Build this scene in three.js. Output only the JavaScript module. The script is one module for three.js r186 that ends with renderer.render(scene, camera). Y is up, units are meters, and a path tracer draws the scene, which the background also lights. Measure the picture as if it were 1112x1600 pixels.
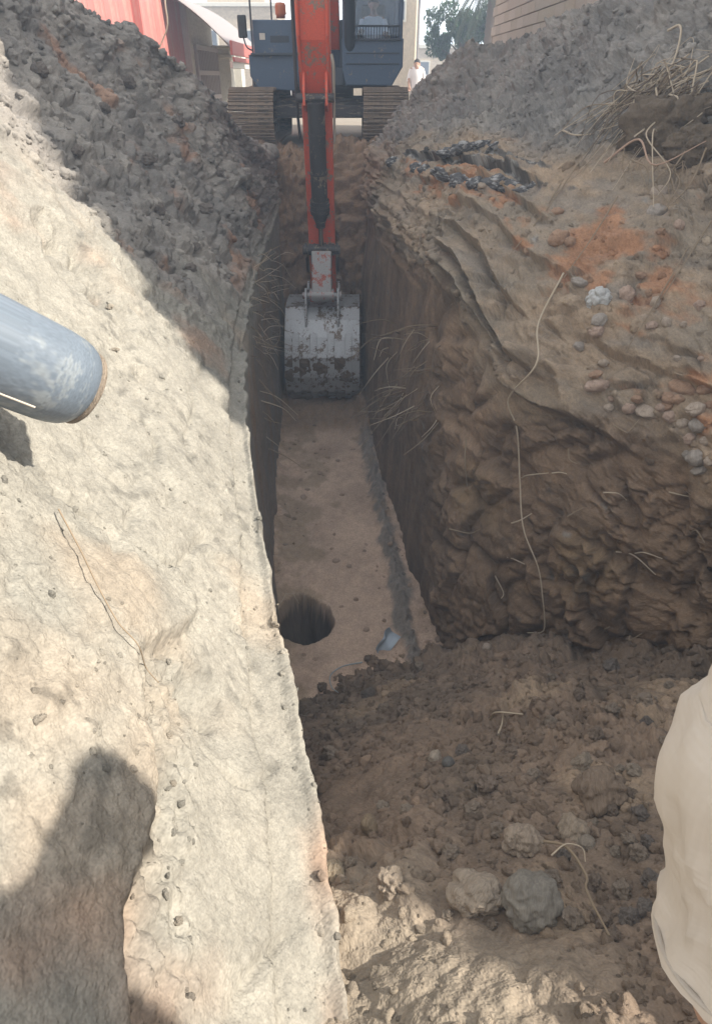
import * as THREE from 'three';
import { mergeGeometries, mergeVertices } from 'three/addons/utils/BufferGeometryUtils.js';
import { MarchingCubes } from 'three/addons/objects/MarchingCubes.js';
import { RoundedBoxGeometry } from 'three/addons/geometries/RoundedBoxGeometry.js';
import { MeshBVH } from 'three-mesh-bvh';

// ------------------------------------------------------------------ camera, sky, sun, exposure
// The eye is the origin; the street lies at y = STREET. Units are metres.
const STREET = -1.15, FOCAL = 985, CX = 556, CY = 741, TILT = Math.atan((CY - 120) / FOCAL);
const scene = new THREE.Scene();
const camera = new THREE.PerspectiveCamera(THREE.MathUtils.radToDeg(2 * Math.atan(800 / FOCAL)), 1112 / 1600, 0.05, 2000);
camera.rotation.set(-TILT, 0, 0);
camera.setViewOffset(1112, 1600, 0, 800 - CY, 1112, 1600);
const renderer = new THREE.WebGLRenderer({ antialias: true });
renderer.toneMapping = THREE.LinearToneMapping;
renderer.toneMappingExposure = 2.3;
renderer.shadowMap.enabled = true;
const SUN = new THREE.Vector3(0.75, 0.655, 0.15).normalize();
const sun = new THREE.DirectionalLight(new THREE.Color(1, 0.94, 0.84), 4.3);
sun.target.position.set(0, -2, -6); sun.position.copy(SUN).multiplyScalar(60).add(sun.target.position);
sun.castShadow = true; sun.shadow.radius = 2.6; sun.shadow.mapSize.set(2048, 2048);
Object.assign(sun.shadow.camera, { left: -25, right: 25, top: 25, bottom: -25, near: 1, far: 120 });
scene.add(sun, sun.target);
{
  const W = 512, H = 256, d = new Float32Array(W * H * 4), v = new THREE.Vector3();
  for (let j = 0; j < H; j++) for (let i = 0; i < W; i++) {
    const up = ((j + 0.5) / H - 0.5) * Math.PI, a = ((i + 0.5) / W - 0.5) * 2 * Math.PI;
    v.set(Math.cos(a) * Math.cos(up), Math.sin(up), Math.sin(a) * Math.cos(up));
    const h = Math.pow(1 - Math.max(0, v.y), 3.2), c = Math.max(0, v.dot(SUN)), g = 0.5 * Math.pow(c, 6) + 1.2 * Math.pow(c, 60), k = v.y < 0 ? 0.35 : 1;
    const o = (j * W + i) * 4;
    d[o] = (0.54 + 0.86 * h + g) * k; d[o + 1] = (0.565 + 0.83 * h + g * 0.95) * k; d[o + 2] = (0.59 + 0.80 * h + g * 0.85) * k; d[o + 3] = 1;
  }
  const sky = new THREE.DataTexture(d, W, H, THREE.RGBAFormat, THREE.FloatType);
  sky.mapping = THREE.EquirectangularReflectionMapping; sky.magFilter = THREE.LinearFilter; sky.needsUpdate = true;
  scene.background = sky; scene.environment = sky;
}
scene.fog = new THREE.FogExp2(new THREE.Color(0.66, 0.80, 1.0), 0.0085);

// ------------------------------------------------------------------ helpers
let seed = 7;
const rnd = () => { seed = (seed + 0x6d2b79f5) | 0; let t = Math.imul(seed ^ (seed >>> 15), 1 | seed); t = (t + Math.imul(t ^ (t >>> 7), 61 | t)) ^ t; return ((t ^ (t >>> 14)) >>> 0) / 4294967296; };
const rr = (a, b) => a + (b - a) * rnd();
const { clamp, lerp, smoothstep } = THREE.MathUtils;
const V = (x, y, z) => new THREE.Vector3(x, y, z);
const SP = Math.sin(TILT), CP = Math.cos(TILT);
const at = (px, py, s) => { const x = (px - CX) / FOCAL, u = (CY - py) / FOCAL; return V(x * s, (CP * u - SP) * s, -(SP * u + CP) * s); };
const axial = (p) => -p.y * SP - p.z * CP;
const hash = (x, y, z) => { let h = Math.imul(x, 374761393) ^ Math.imul(y, 668265263) ^ Math.imul(z, 2147483647 - 1274126177); h = Math.imul(h ^ (h >>> 13), 1274126177); h ^= h >>> 16; h = Math.imul(h, 2246822519); return (h ^ (h >>> 15)) >>> 0; };
const hv = (x, y, z) => hash(x, y, z) / 2147483648 - 1;
function noise(x, y, z) {                                                // value noise, -1..1
  const X = Math.floor(x), Y = Math.floor(y), Z = Math.floor(z); let a = x - X, b = y - Y, c = z - Z;
  a = a * a * (3 - 2 * a); b = b * b * (3 - 2 * b); c = c * c * (3 - 2 * c);
  const l = (p, q, t) => p + (q - p) * t;
  return l(l(l(hv(X, Y, Z), hv(X + 1, Y, Z), a), l(hv(X, Y + 1, Z), hv(X + 1, Y + 1, Z), a), b), l(l(hv(X, Y, Z + 1), hv(X + 1, Y, Z + 1), a), l(hv(X, Y + 1, Z + 1), hv(X + 1, Y + 1, Z + 1), a), b), c);
}
const fbm = (x, y, z, n = 4) => { let s = 0, a = 0.5; for (let i = 0; i < n; i++) { s += a * noise(x, y, z); x = x * 2.03 + 7.1; y = y * 2.03 + 3.3; z = z * 2.03 + 5.7; a *= 0.5; } return s; };
function lumps(x, y, z) {                                                // rounded lumps of uneven size, 0..1
  const X = Math.floor(x), Y = Math.floor(y), Z = Math.floor(z); let best = 0;
  for (let k = -1; k < 2; k++) for (let j = -1; j < 2; j++) for (let i = -1; i < 2; i++) {
    const h = hash(X + i, Y + j, Z + k), px = X + i + (h & 1023) / 1024, py = Y + j + ((h >>> 10) & 1023) / 1024, pz = Z + k + ((h >>> 20) & 1023) / 1024;
    const r = 0.35 + 0.5 * ((h >>> 5) & 255) / 255, q = 1 - ((x - px) ** 2 + (y - py) ** 2 + (z - pz) ** 2) / (r * r);
    if (q > 0) { const w = Math.pow(q, 0.72) * r; if (w > best) best = w; }
  }
  return best;
}
const names = new Map();
function numbered(name) { const n = names.get(name) ?? 0; names.set(name, n + 1); return n ? name + '_' + String(n).padStart(3, '0') : name; }
function mesh(name, geo, mat, parent = scene) {
  const g = Array.isArray(geo) ? mergeGeometries(geo.map((q) => { const c = q.index ? q.toNonIndexed() : q.clone(); for (const k of Object.keys(c.attributes)) if (!['position', 'normal', 'uv'].includes(k)) c.deleteAttribute(k); return c; })) : geo;
  const m = new THREE.Mesh(g, mat); m.name = parent === scene ? numbered(name) : name; m.castShadow = m.receiveShadow = true; parent.add(m); return m;
}
function thing(name, label, category, [x, y, z] = [0, 0, 0], turn = 0, group) {
  const o = new THREE.Group(); o.name = numbered(name); o.position.set(x, y, z); o.rotation.y = turn; o.userData = { label, category };
  if (group) o.userData.group = group; scene.add(o); return o;
}
const part = (name, parent) => { const g = new THREE.Group(); g.name = name; parent.add(g); return g; };
const tag = (o, label, category, group) => { o.userData.label = label; o.userData.category = category; if (group) o.userData.group = group; return o; };
const moved = (g, x = 0, y = 0, z = 0, rx = 0, ry = 0, rz = 0) => g.applyMatrix4(new THREE.Matrix4().compose(V(x, y, z), new THREE.Quaternion().setFromEuler(new THREE.Euler(rx, ry, rz)), V(1, 1, 1)));
const box = (w, h, d, x = 0, y = 0, z = 0, r = 0.01) => moved(r > 0 ? new RoundedBoxGeometry(w, h, d, 2, Math.min(r, w / 2.2, h / 2.2, d / 2.2)) : new THREE.BoxGeometry(w, h, d), x, y, z);
function rod(a, b, r0, r1 = r0, n = 14) {                                // cylinder from a to b
  const d = b.clone().sub(a), g = new THREE.CylinderGeometry(r1, r0, d.length(), n); g.translate(0, d.length() / 2, 0);
  g.applyQuaternion(new THREE.Quaternion().setFromUnitVectors(V(0, 1, 0), d.normalize())); return g.translate(a.x, a.y, a.z);
}
function strand(pts, r0, r1 = r0 * 0.4, seg = 0, sides = 5) {            // tapering tube through points
  const c = new THREE.CatmullRomCurve3(pts), n = seg || Math.max(6, pts.length * 4), g = new THREE.TubeGeometry(c, n, 1, sides), p = g.attributes.position;
  for (let i = 0; i <= n; i++) { const q = c.getPointAt(i / n), r = lerp(r0, r1, i / n); for (let j = 0; j <= sides; j++) { const k = i * (sides + 1) + j; p.setXYZ(k, q.x + (p.getX(k) - q.x) * r, q.y + (p.getY(k) - q.y) * r, q.z + (p.getZ(k) - q.z) * r); } }
  return g;
}
function extruded(pts, depth, bevel = 0.012) {                           // outline in (z, y), thickness along x, centred
  const s = new THREE.Shape(pts.map(([z, y]) => new THREE.Vector2(-z, y)));
  const g = new THREE.ExtrudeGeometry(s, { depth: depth - 2 * bevel, bevelEnabled: bevel > 0, bevelThickness: bevel, bevelSize: bevel, bevelSegments: 2, curveSegments: 10 });
  g.translate(0, 0, -(depth - 2 * bevel) / 2); return g.rotateY(Math.PI / 2);
}
// ------------------------------------------------------------------ textures and materials
function tex(w, h, f, srgb = false) {
  const d = new Uint8Array(w * h * 4);
  for (let j = 0; j < h; j++) for (let i = 0; i < w; i++) { const c = f(i / w, j / h), o = (j * w + i) * 4; d[o] = c[0]; d[o + 1] = c[1]; d[o + 2] = c[2]; d[o + 3] = 255; }
  const t = new THREE.DataTexture(d, w, h); t.wrapS = t.wrapT = THREE.RepeatWrapping; t.magFilter = THREE.LinearFilter; t.minFilter = THREE.LinearMipmapLinearFilter; t.generateMipmaps = true;
  if (srgb) t.colorSpace = THREE.SRGBColorSpace; t.needsUpdate = true; return t;
}
const ring = (u, v, f, o = 0) => {                                        // value noise that repeats after f cells, so that a tile has no seam
  f = Math.round(f); const x = u * f, y = v * f, X = Math.floor(x), Y = Math.floor(y), c = (t) => t * t * (3 - 2 * t), a = c(x - X), b = c(y - Y), g = (i, j) => hv((X + i) % f, (Y + j) % f, 17 + Math.round(o * 13));
  return lerp(lerp(g(0, 0), g(1, 0), a), lerp(g(0, 1), g(1, 1), a), b);
};
const grainTex = tex(512, 512, (u, v) => { const n = 0.5 + 0.2 * ring(u, v, 40) + 0.18 * ring(u, v, 90, 4) + 0.16 * ring(u, v, 190, 9); const k = clamp(n * 255, 0, 255); return [k, k, k]; });
const speckTex = tex(512, 512, (u, v) => { const n = 0.82 + 0.1 * ring(u, v, 60, 2) + 0.1 * ring(u, v, 170, 6) + 0.08 * ring(u, v, 240, 3); const k = clamp(n * 255, 0, 255); return [k, k, clamp(k * 0.985, 0, 255)]; });
const wearTex = tex(512, 512, (u, v) => { const n = 0.5 + 0.35 * ring(u, v, 9, 1) + 0.25 * ring(u, v, 26, 5) + 0.18 * ring(u, v, 90, 8); const k = clamp(n * 255, 0, 255); return [k, k, k]; });
const std = (r, g, b, rough = 0.8, extra = {}) => new THREE.MeshStandardMaterial({ color: new THREE.Color(r, g, b), roughness: rough, ...extra });
const soil = new THREE.MeshStandardMaterial({ vertexColors: true, roughness: 1, map: speckTex, bumpMap: grainTex, bumpScale: 0.007 });
function dirty(base, dirt, amount, k = 1, s = 3) {                       // paint or metal with patches of dried mud: a colour map
  const t = tex(512, 512, (u, v) => {
    const n = 0.5 + 0.5 * (0.5 * ring(u, v, 7, s) + 0.4 * ring(u, v, 22, s + 3) + 0.35 * ring(u, v, 80, s + 7)), m = smoothstep(n, 1 - amount - 0.12, 1 - amount + 0.12), q = 1 + 0.12 * ring(u, v, 150, s);
    const c = [0, 1, 2].map((i) => lerp(base[i], dirt[i], m) * q * k), e = (x) => clamp(255 * (x <= 0.0031 ? 12.92 * x : 1.055 * Math.pow(x, 1 / 2.4) - 0.055), 0, 255); return c.map(e);
  }, true);
  return t;
}
const MUD = [0.24, 0.185, 0.135];
const M = {
  red: new THREE.MeshStandardMaterial({ map: dirty([0.62, 0.085, 0.035], MUD, 0.3, 1, 1), roughness: 0.55 }),
  darkSteel: new THREE.MeshStandardMaterial({ map: dirty([0.045, 0.04, 0.04], MUD, 0.32, 1, 5), roughness: 0.6, metalness: 0.2 }),
  body: new THREE.MeshStandardMaterial({ map: dirty([0.05, 0.085, 0.14], MUD, 0.12, 1, 2), roughness: 0.5 }),
  bodyTrim: std(0.03, 0.04, 0.055, 0.6),
  shoe: new THREE.MeshStandardMaterial({ map: dirty([0.10, 0.085, 0.075], MUD, 0.55, 1, 8), roughness: 0.85 }),
  bucket: new THREE.MeshStandardMaterial({ map: dirty([0.36, 0.36, 0.37], [0.12, 0.085, 0.06], 0.36, 1, 11), roughness: 0.42, metalness: 0.35, bumpMap: wearTex, bumpScale: 0.004 }),
  link: new THREE.MeshStandardMaterial({ map: dirty([0.30, 0.285, 0.28], [0.32, 0.07, 0.04], 0.3, 1, 14), roughness: 0.5, metalness: 0.3 }),
  chrome: std(0.75, 0.76, 0.78, 0.15, { metalness: 1 }),
  rubber: std(0.02, 0.02, 0.022, 0.6),
  glass: new THREE.MeshPhysicalMaterial({ color: new THREE.Color(0.8, 0.87, 0.93), transmission: 1, thickness: 0, roughness: 0.05, ior: 1.45 }),
  root: std(0.24, 0.18, 0.12, 0.95), rootPale: std(0.42, 0.34, 0.25, 0.95), rootDark: std(0.13, 0.095, 0.065, 0.95),
  plaster: std(0.72, 0.68, 0.60, 0.9, { map: speckTex }), beige: std(0.55, 0.44, 0.32, 0.9, { map: speckTex }),
  skin: std(0.36, 0.2, 0.13, 0.55), hair: std(0.018, 0.014, 0.012, 0.7),
};
// ------------------------------------------------------------------ the cut ground: two banks, the trench floor, the heap, the street
const cr = (a, b, c, d, t) => 0.5 * (2 * b + (c - a) * t + (2 * a - 5 * b + 4 * c - d) * t * t + (3 * b - a - 3 * c + d) * t * t * t);
function sheet(grid, straight = 0) {                                                   // smooth surface through a grid of points grid[col][row]
  const C = grid.length, R = grid[0].length, P = (c, r) => grid[clamp(c, 0, C - 1)][clamp(r, 0, R - 1)];
  return (u, v) => {
    const c = Math.min(Math.floor(u), C - 2), r = Math.min(Math.floor(v), R - 2), tu = u - c, tv = v - r, o = [0, 0, 0];
    for (let k = 0; k < 3; k++) { const q = []; for (let i = -1; i < 3; i++) q.push(r < straight ? lerp(P(c + i, r)[k], P(c + i, r + 1)[k], tv) : cr(P(c + i, r - 1)[k], P(c + i, r)[k], P(c + i, r + 1)[k], P(c + i, r + 2)[k], tv)); o[k] = cr(q[0], q[1], q[2], q[3], tu); }
    return V(o[0], o[1], o[2]);
  };
}
function spread(f, max, n, other, along) {                               // parameters spaced so that near ground gets finer cells
  const N = 400, acc = [0];
  for (let i = 0; i < N; i++) {
    let w = 0;
    for (const o of other) { const a = along ? f(i / N * max, o) : f(o, i / N * max), b = along ? f((i + 1) / N * max, o) : f(o, (i + 1) / N * max); const dist = Math.max(0.9, a.length()); w = Math.max(w, a.distanceTo(b) / dist * (a.z > -0.3 ? 0.25 : 1)); }
    acc.push(acc[i] + w + 1e-4);
  }
  const out = []; let j = 0;
  for (let i = 0; i <= n; i++) { const t = acc[N] * i / n; while (j < N - 1 && acc[j + 1] < t) j++; out.push(Math.min(max, (j + (t - acc[j]) / (acc[j + 1] - acc[j])) / N * max)); }
  return out;
}
function terrain(name, f, us, vs, uvOf, shift, tint, flip = false) {
  const nu = us.length, nv = vs.length, pos = new Float32Array(nu * nv * 3), col = new Float32Array(nu * nv * 3), uv = new Float32Array(nu * nv * 2), idx = [];
  const base = (u, v) => {
    const p = f(u, v), e = 0.02, a = f(u + e, v).sub(f(Math.max(0, u - e), v)), b = f(u, v + e).sub(f(u, Math.max(0, v - e))), n = a.cross(b).normalize(); if (flip) n.negate();
    return [p, n];
  };
    for (let i = 0; i < nu; i++) {
    for (let j = 0; j < nv; j++) {
      const [p, n] = base(us[i], vs[j]), k = i * nv + j; const t = uvOf(p, us[i], vs[j]);
      const s = shift(p, n, us[i], vs[j]); p.addScaledVector(n, s.h ?? s); if (s.move) p.add(s.move);
      pos.set([p.x, p.y, p.z], k * 3); const c = tint(p, us[i], vs[j], s.h ?? s); col.set(c, k * 3); uv.set([t[0] / 0.83, t[1] / 0.83], k * 2);
      if (i && j) { const a = k - nv - 1, b = k - nv, d = k - 1; flip ? idx.push(a, d, b, b, d, k) : idx.push(a, b, d, b, k, d); }
    }
  }
  const g = new THREE.BufferGeometry();
  g.setAttribute('position', new THREE.BufferAttribute(pos, 3)); g.setAttribute('uv', new THREE.BufferAttribute(uv, 2)); g.setAttribute('color', new THREE.BufferAttribute(col, 3)); g.setIndex(idx); g.computeVertexNormals();
  const m = mesh(name, g, soil); m.userData.kind = 'structure';
  m.bvh = () => (m.tree ??= new MeshBVH(new THREE.BufferGeometry().copy(g)));
  m.pick = () => { const i = 1 + Math.floor(rnd() * (nu - 2)), j = 1 + Math.floor(rnd() * (nv - 2)), k = i * nv + j; return { p: V(pos[k * 3], pos[k * 3 + 1], pos[k * 3 + 2]), n: V(g.attributes.normal.getX(k), g.attributes.normal.getY(k), g.attributes.normal.getZ(k)), u: us[i], v: vs[j], c: [col[k * 3], col[k * 3 + 1], col[k * 3 + 2]] }; };
  return m;
}
const ray = new THREE.Raycaster();
function hit(px, py, list = [leftBank, rightBank, floor, heap]) {        // the ground seen along one line of sight
  const d = at(px, py, 1).normalize(); ray.set(V(0, 0, 0), d); let best = null;
  for (const m of list) { const h = m.bvh().raycastFirst(ray.ray, THREE.DoubleSide); if (h && (!best || h.distance < best.distance)) { best = h; best.ground = m; } }
  if (!best) return null; const n = best.face.normal.clone(); if (n.dot(d) > 0) n.negate();
  return { p: best.point.clone(), n, ground: best.ground, s: axial(best.point) };
}
const mixc = (a, b, t) => [lerp(a[0], b[0], t), lerp(a[1], b[1], t), lerp(a[2], b[2], t)];
const tone = (c, k) => [c[0] * k, c[1] * k, c[2] * k];
const C = { cream: [0.305, 0.280, 0.238], creamGrey: [0.235, 0.22, 0.19], spoil: [0.215, 0.195, 0.178], spoilPale: [0.33, 0.295, 0.26], brown: [0.255, 0.168, 0.108], brownDark: [0.15, 0.1, 0.066], orange: [0.40, 0.19, 0.095], tan: [0.37, 0.27, 0.185], greyTan: [0.265, 0.212, 0.16], pink: [0.66, 0.47, 0.355], heap: [0.235, 0.165, 0.117], heapDark: [0.165, 0.122, 0.09], heapSunlitSand: [0.295, 0.24, 0.182], black: [0.03, 0.03, 0.032], ochre: [0.24, 0.16, 0.08] };

const shard = { h: 0, e: 0 };
function shards(x, y, z) {                                               // broken flat-faced blocks: height and distance to the next block
  const X = Math.floor(x), Y = Math.floor(y), Z = Math.floor(z); let b1 = 9, b2 = 9, hh = 0, qx = 0, qy = 0, qz = 0;
  for (let k = -1; k < 2; k++) for (let j = -1; j < 2; j++) for (let i = -1; i < 2; i++) {
    const h = hash(X + i, Y + j, Z + k), px = X + i + (h & 1023) / 1024, py = Y + j + ((h >>> 10) & 1023) / 1024, pz = Z + k + ((h >>> 20) & 1023) / 1024, d = (x - px) ** 2 + (y - py) ** 2 + (z - pz) ** 2;
    if (d < b1) { b2 = b1; b1 = d; hh = h; qx = x - px; qy = y - py; qz = z - pz; } else if (d < b2) b2 = d;
  }
  const g = Math.imul(hh, 2654435761) >>> 0; shard.e = Math.sqrt(b2) - Math.sqrt(b1);
  shard.h = (g & 255) / 255 + (((g >>> 8) & 255) / 128 - 1) * qx + (((g >>> 16) & 255) / 128 - 1) * qy + (((g >>> 24) & 255) / 128 - 1) * qz; shard.h *= smoothstep(shard.e, 0, 0.24); return shard;
}
// left bank: columns from the far end to behind the eye; rows base, wall, under the lip, lip, groove, low, middle, high, crest, back
const LB = [
  [-15, -1.30, -1.36, -1.38, -1.40, -1.42, -1.45, -1.5, -1.6, -1.7, -2.6].map((x, i) => (i ? [x, [-4.95, -3.2, -2.0, -1.5, -1.4, -1.35, -1.25, -1.2, -1.13, -1.35][i - 1], -15] : 0)).slice(1),
];
const col = (z, xs, ys) => xs.map((x, i) => [x, ys[i], z]);
LB.push(
  col(-12.6, [-1.27, -1.31, -1.33, -1.34, -1.36, -1.4, -1.45, -1.5, -1.6, -2.6], [-4.95, -3.2, -2.0, -1.6, -1.5, -1.4, -1.3, -1.2, -1.1, -1.4]),
  col(-11, [-1.24, -1.28, -1.31, -1.32, -1.34, -1.37, -1.42, -1.47, -1.55, -2.7], [-4.95, -3.3, -2.2, -1.95, -1.85, -1.65, -1.45, -1.25, -1.0, -1.4]),
  col(-9.5, [-1.2, -1.25, -1.30, -1.31, -1.36, -1.46, -1.62, -1.86, -2.1, -3.2], [-4.95, -3.4, -2.3, -2.05, -1.95, -1.6, -1.05, -0.5, 0.0, -1.5]),
  col(-8, [-1.12, -1.18, -1.24, -1.25, -1.31, -1.55, -2.05, -2.6, -3.1, -4.6], [-4.95, -3.4, -2.3, -2.07, -1.98, -1.6, -0.85, 0.02, 0.7, -1.5]),
  col(-6, [-0.95, -1.03, -1.057, -1.06, -1.15, -1.45, -2.05, -2.72, -3.3, -5], [-4.95, -3.4, -2.3, -2.07, -1.99, -1.6, -0.8, 0.1, 0.85, -1.5]),
  col(-4.2, [-0.72, -0.79, -0.812, -0.815, -0.93, -1.24, -1.84, -2.5, -3.1, -4.8], [-4.95, -3.4, -2.3, -2.07, -2.0, -1.6, -0.9, -0.08, 0.65, -1.5]),
  col(-2.2, [-0.31, -0.365, -0.379, -0.382, -0.52, -0.80, -1.34, -1.97, -2.6, -4.4], [-4.95, -3.4, -2.34, -2.1, -2.0, -1.66, -1.05, -0.3, 0.45, -1.5]),
  col(-1.0, [-0.05, -0.075, -0.084, -0.087, -0.25, -0.50, -0.98, -1.62, -2.25, -4.2], [-4.95, -3.4, -2.34, -2.1, -1.98, -1.7, -1.15, -0.45, 0.3, -1.5]),
  col(0.4, [0.17, 0.155, 0.148, 0.145, -0.03, -0.28, -0.75, -1.35, -2.1, -4.2], [-4.95, -3.4, -2.34, -2.1, -1.98, -1.72, -1.22, -0.6, 0.1, -1.5]),
  col(2.6, [0.3, 0.28, 0.25, 0.24, 0.1, -0.2, -0.7, -1.3, -2.1, -4.2], [-4.95, -3.4, -2.34, -2.1, -1.98, -1.75, -1.35, -0.9, -0.6, -1.5]),
);
const lf = sheet(LB, 4);
const spoilL = (p, u, v) => smoothstep(-p.z + 1.1 * (v - 5) + 0.9 * noise(p.x * 1.3, p.y * 1.3, p.z * 1.3), 5.2, 6.3) * smoothstep(v, 3.6, 4.6);
// breaks in the lit face: a thick crust that ends in a ragged edge low on the near bank
const crust = (p, v) => { const e = 5.3 + 0.16 * noise(p.z * 3.1, 4, 1) + 0.22 * noise(p.z * 1.2, 8, 2) - 0.55 * smoothstep(-p.z, 1.25, 1.9); return smoothstep(v, e, e + 0.07) * (1 - smoothstep(-p.z, 1.6, 2.0)); };
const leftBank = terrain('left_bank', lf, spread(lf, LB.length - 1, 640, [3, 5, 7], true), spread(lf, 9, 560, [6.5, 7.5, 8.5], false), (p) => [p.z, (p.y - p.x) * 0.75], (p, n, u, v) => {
  const s = spoilL(p, u, v), wall = 1 - smoothstep(v, 1.5, 2.1), face = smoothstep(v, 3.0, 4.2) * (1 - s), far = smoothstep(-p.z, 0.5, 4);
  let h = 0.10 * fbm(p.x * 0.9, p.y * 0.9, p.z * 0.9, 3) * smoothstep(v, 2.6, 4.5);
  h += 0.008 * fbm(p.x * 6, p.y * 6, p.z * 6, 3) * lerp(0.7, 1.8, far) * smoothstep(v, 2.9, 3.6);
  const tooth = noise((p.z + 0.25 * (p.y - p.x)) * 7, 3, 1 + 0.5 * noise(p.x, p.y, p.z)); h += face * 0.012 * tooth * smoothstep(noise(p.x * 0.9, p.y * 0.9, p.z * 0.9 + 5), -0.1, 0.4);
  h -= face * 0.03 * Math.pow(1 - Math.abs(noise(p.z * 1.6 + 0.8 * noise(p.x * 2, p.y * 2, p.z * 2), (p.y - p.x) * 0.7, 6)), 26) * (1 + noise(p.x * 9, p.y * 9, p.z * 9));
  h += face * (0.014 * Math.max(0, fbm(p.x * 5 - p.z * 3, p.y * 5 - p.z * 3, p.z * 4, 3)) * 2 - 0.05 * Math.pow(Math.max(0, noise(p.x * 2.2 + 3, p.y * 2.2, p.z * 2.2)), 3));
  h += face * (0.014 * shards(p.x * 11 + 0.5 * noise(p.x * 9, p.y * 9, p.z * 9), p.y * 11, p.z * 11).h * smoothstep(noise(p.x * 1.5, p.y * 1.5 + 8, p.z * 1.5), -0.3, 0.3) + 0.005 * shards(p.x * 34, p.y * 34, p.z * 34).h) * lerp(0.5, 2.0, far);
  h += face * 0.011 * lumps(p.x * 26, p.y * 26, p.z * 26) * smoothstep(noise(p.x * 2.6, p.y * 2.6 + 5, p.z * 2.6), -0.15, 0.4);
  h += face * 0.07 * crust(p, v) * (p.z > -2.2 ? 1 : 0) + face * 0.035 * (1 - crust(p, v)) * lumps(p.x * 26, p.y * 26, p.z * 26) * smoothstep(v, 4.7, 5.0) * (1 - smoothstep(-p.z, 1.6, 2.2));
  h -= 0.032 * smoothstep(v, 3.0, 3.2) * (1 - smoothstep(v + 0.03 * noise(p.z * 4, 1, 2), 3.96, 4.02)) * (1 - s);
  if (s > 0.01) h += s * (0.15 * lumps(p.x * 2.2, p.y * 2.2, p.z * 2.2) + 0.07 * shards(p.x * 4, p.y * 4, p.z * 4).h + 0.05 * lumps(p.x * 6, p.y * 6, p.z * 6) + 0.035 * lumps(p.x * 14, p.y * 14, p.z * 14) + 0.014 * lumps(p.x * 30, p.y * 30, p.z * 30) - 0.12);
  h += wall * (0.03 * fbm(p.z * 9, p.y * 1.2, p.x * 9, 3) + 0.05 * fbm(p.x * 2, p.y * 2, p.z * 2, 3));
  { const q = Math.exp(-(((v - 3) / 0.45) ** 2)); h += q * (0.014 * noise(p.z * 3.2, 1, 4) + 0.009 * noise(p.z * 9, 2, 7) * (1 + far) + 0.018 * far * noise(p.z * 6 + 4, p.y * 6, 2)) - 0.03 * q * smoothstep(noise(p.z * 4.3, 6, 2), 0.45, 0.7) + q * 0.012 * lumps(p.x * 24, p.y * 24, p.z * 24); }
  // the scoop by the near lip and a few bites out of the face
  for (const [x, y, z, r, d] of [[-0.57, -1.83, -1.42, 0.14, 0.09], [-0.52, -1.87, -1.36, 0.08, 0.05], [-0.29, -1.955, -0.915, 0.03, 0.04], [-0.4, -2.0, -1.54, 0.045, 0.04], [-0.51, -2.03, -2.05, 0.05, 0.05], [-1.7, -1.01, -4.0, 0.26, 0.11], [-1.86, -0.84, -4.15, 0.2, 0.09], [-1.5, -1.2, -3.9, 0.2, 0.08], [-1.2, -1.5, -3.4, 0.12, 0.05]]) { const q = 1 - ((p.x - x) ** 2 + (p.y - y) ** 2 + (p.z - z) ** 2) / (r * r); if (q > 0) h -= d * Math.sqrt(q) * (0.75 + 0.5 * noise(p.x * 14, p.y * 14, p.z * 14)); }
  return h;
}, (p, u, v, h) => {
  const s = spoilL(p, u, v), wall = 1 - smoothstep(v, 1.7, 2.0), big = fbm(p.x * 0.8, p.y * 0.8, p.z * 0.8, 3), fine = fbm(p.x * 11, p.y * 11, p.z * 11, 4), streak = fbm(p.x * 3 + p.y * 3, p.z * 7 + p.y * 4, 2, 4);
  let c = mixc(C.cream, C.creamGrey, clamp(0.5 + 1.1 * big + 0.5 * streak, 0, 1)); c = mixc(c, C.tan, 0.35 * smoothstep(fbm(p.x * 1.4 + 9, p.y * 1.4, p.z * 1.4, 4), 0.12, 0.4));
  c = mixc(c, C.orange, 0.4 * smoothstep(fbm(p.x * 1.7, p.y * 1.7 + 7, p.z * 1.7, 4) + 0.45 * smoothstep(v, 6.4, 7.6) * smoothstep(-p.z, 2.5, 4), 0.22, 0.6));
  c = tone(c, 1 - 0.35 * smoothstep(fbm(p.x * 17, p.y * 17, p.z * 17, 3), 0.16, 0.34) * smoothstep(noise(p.x * 2.3, p.y * 2.3, p.z * 2.3), -0.3, 0.3));
  c = mixc(c, mixc(C.spoil, C.spoilPale, clamp(0.45 + 1.3 * fbm(p.x * 2.4, p.y * 2.4, p.z * 2.4, 4), 0, 1)), s);
  c = mixc(c, C.orange, 0.55 * s * smoothstep(fbm(p.x * 1.5 + 4, p.y * 1.5, p.z * 1.5, 4), 0.24, 0.42));
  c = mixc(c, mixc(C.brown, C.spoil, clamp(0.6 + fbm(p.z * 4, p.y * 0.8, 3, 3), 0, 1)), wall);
  return tone(c, 1 + 0.32 * fine);
}, true);

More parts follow.
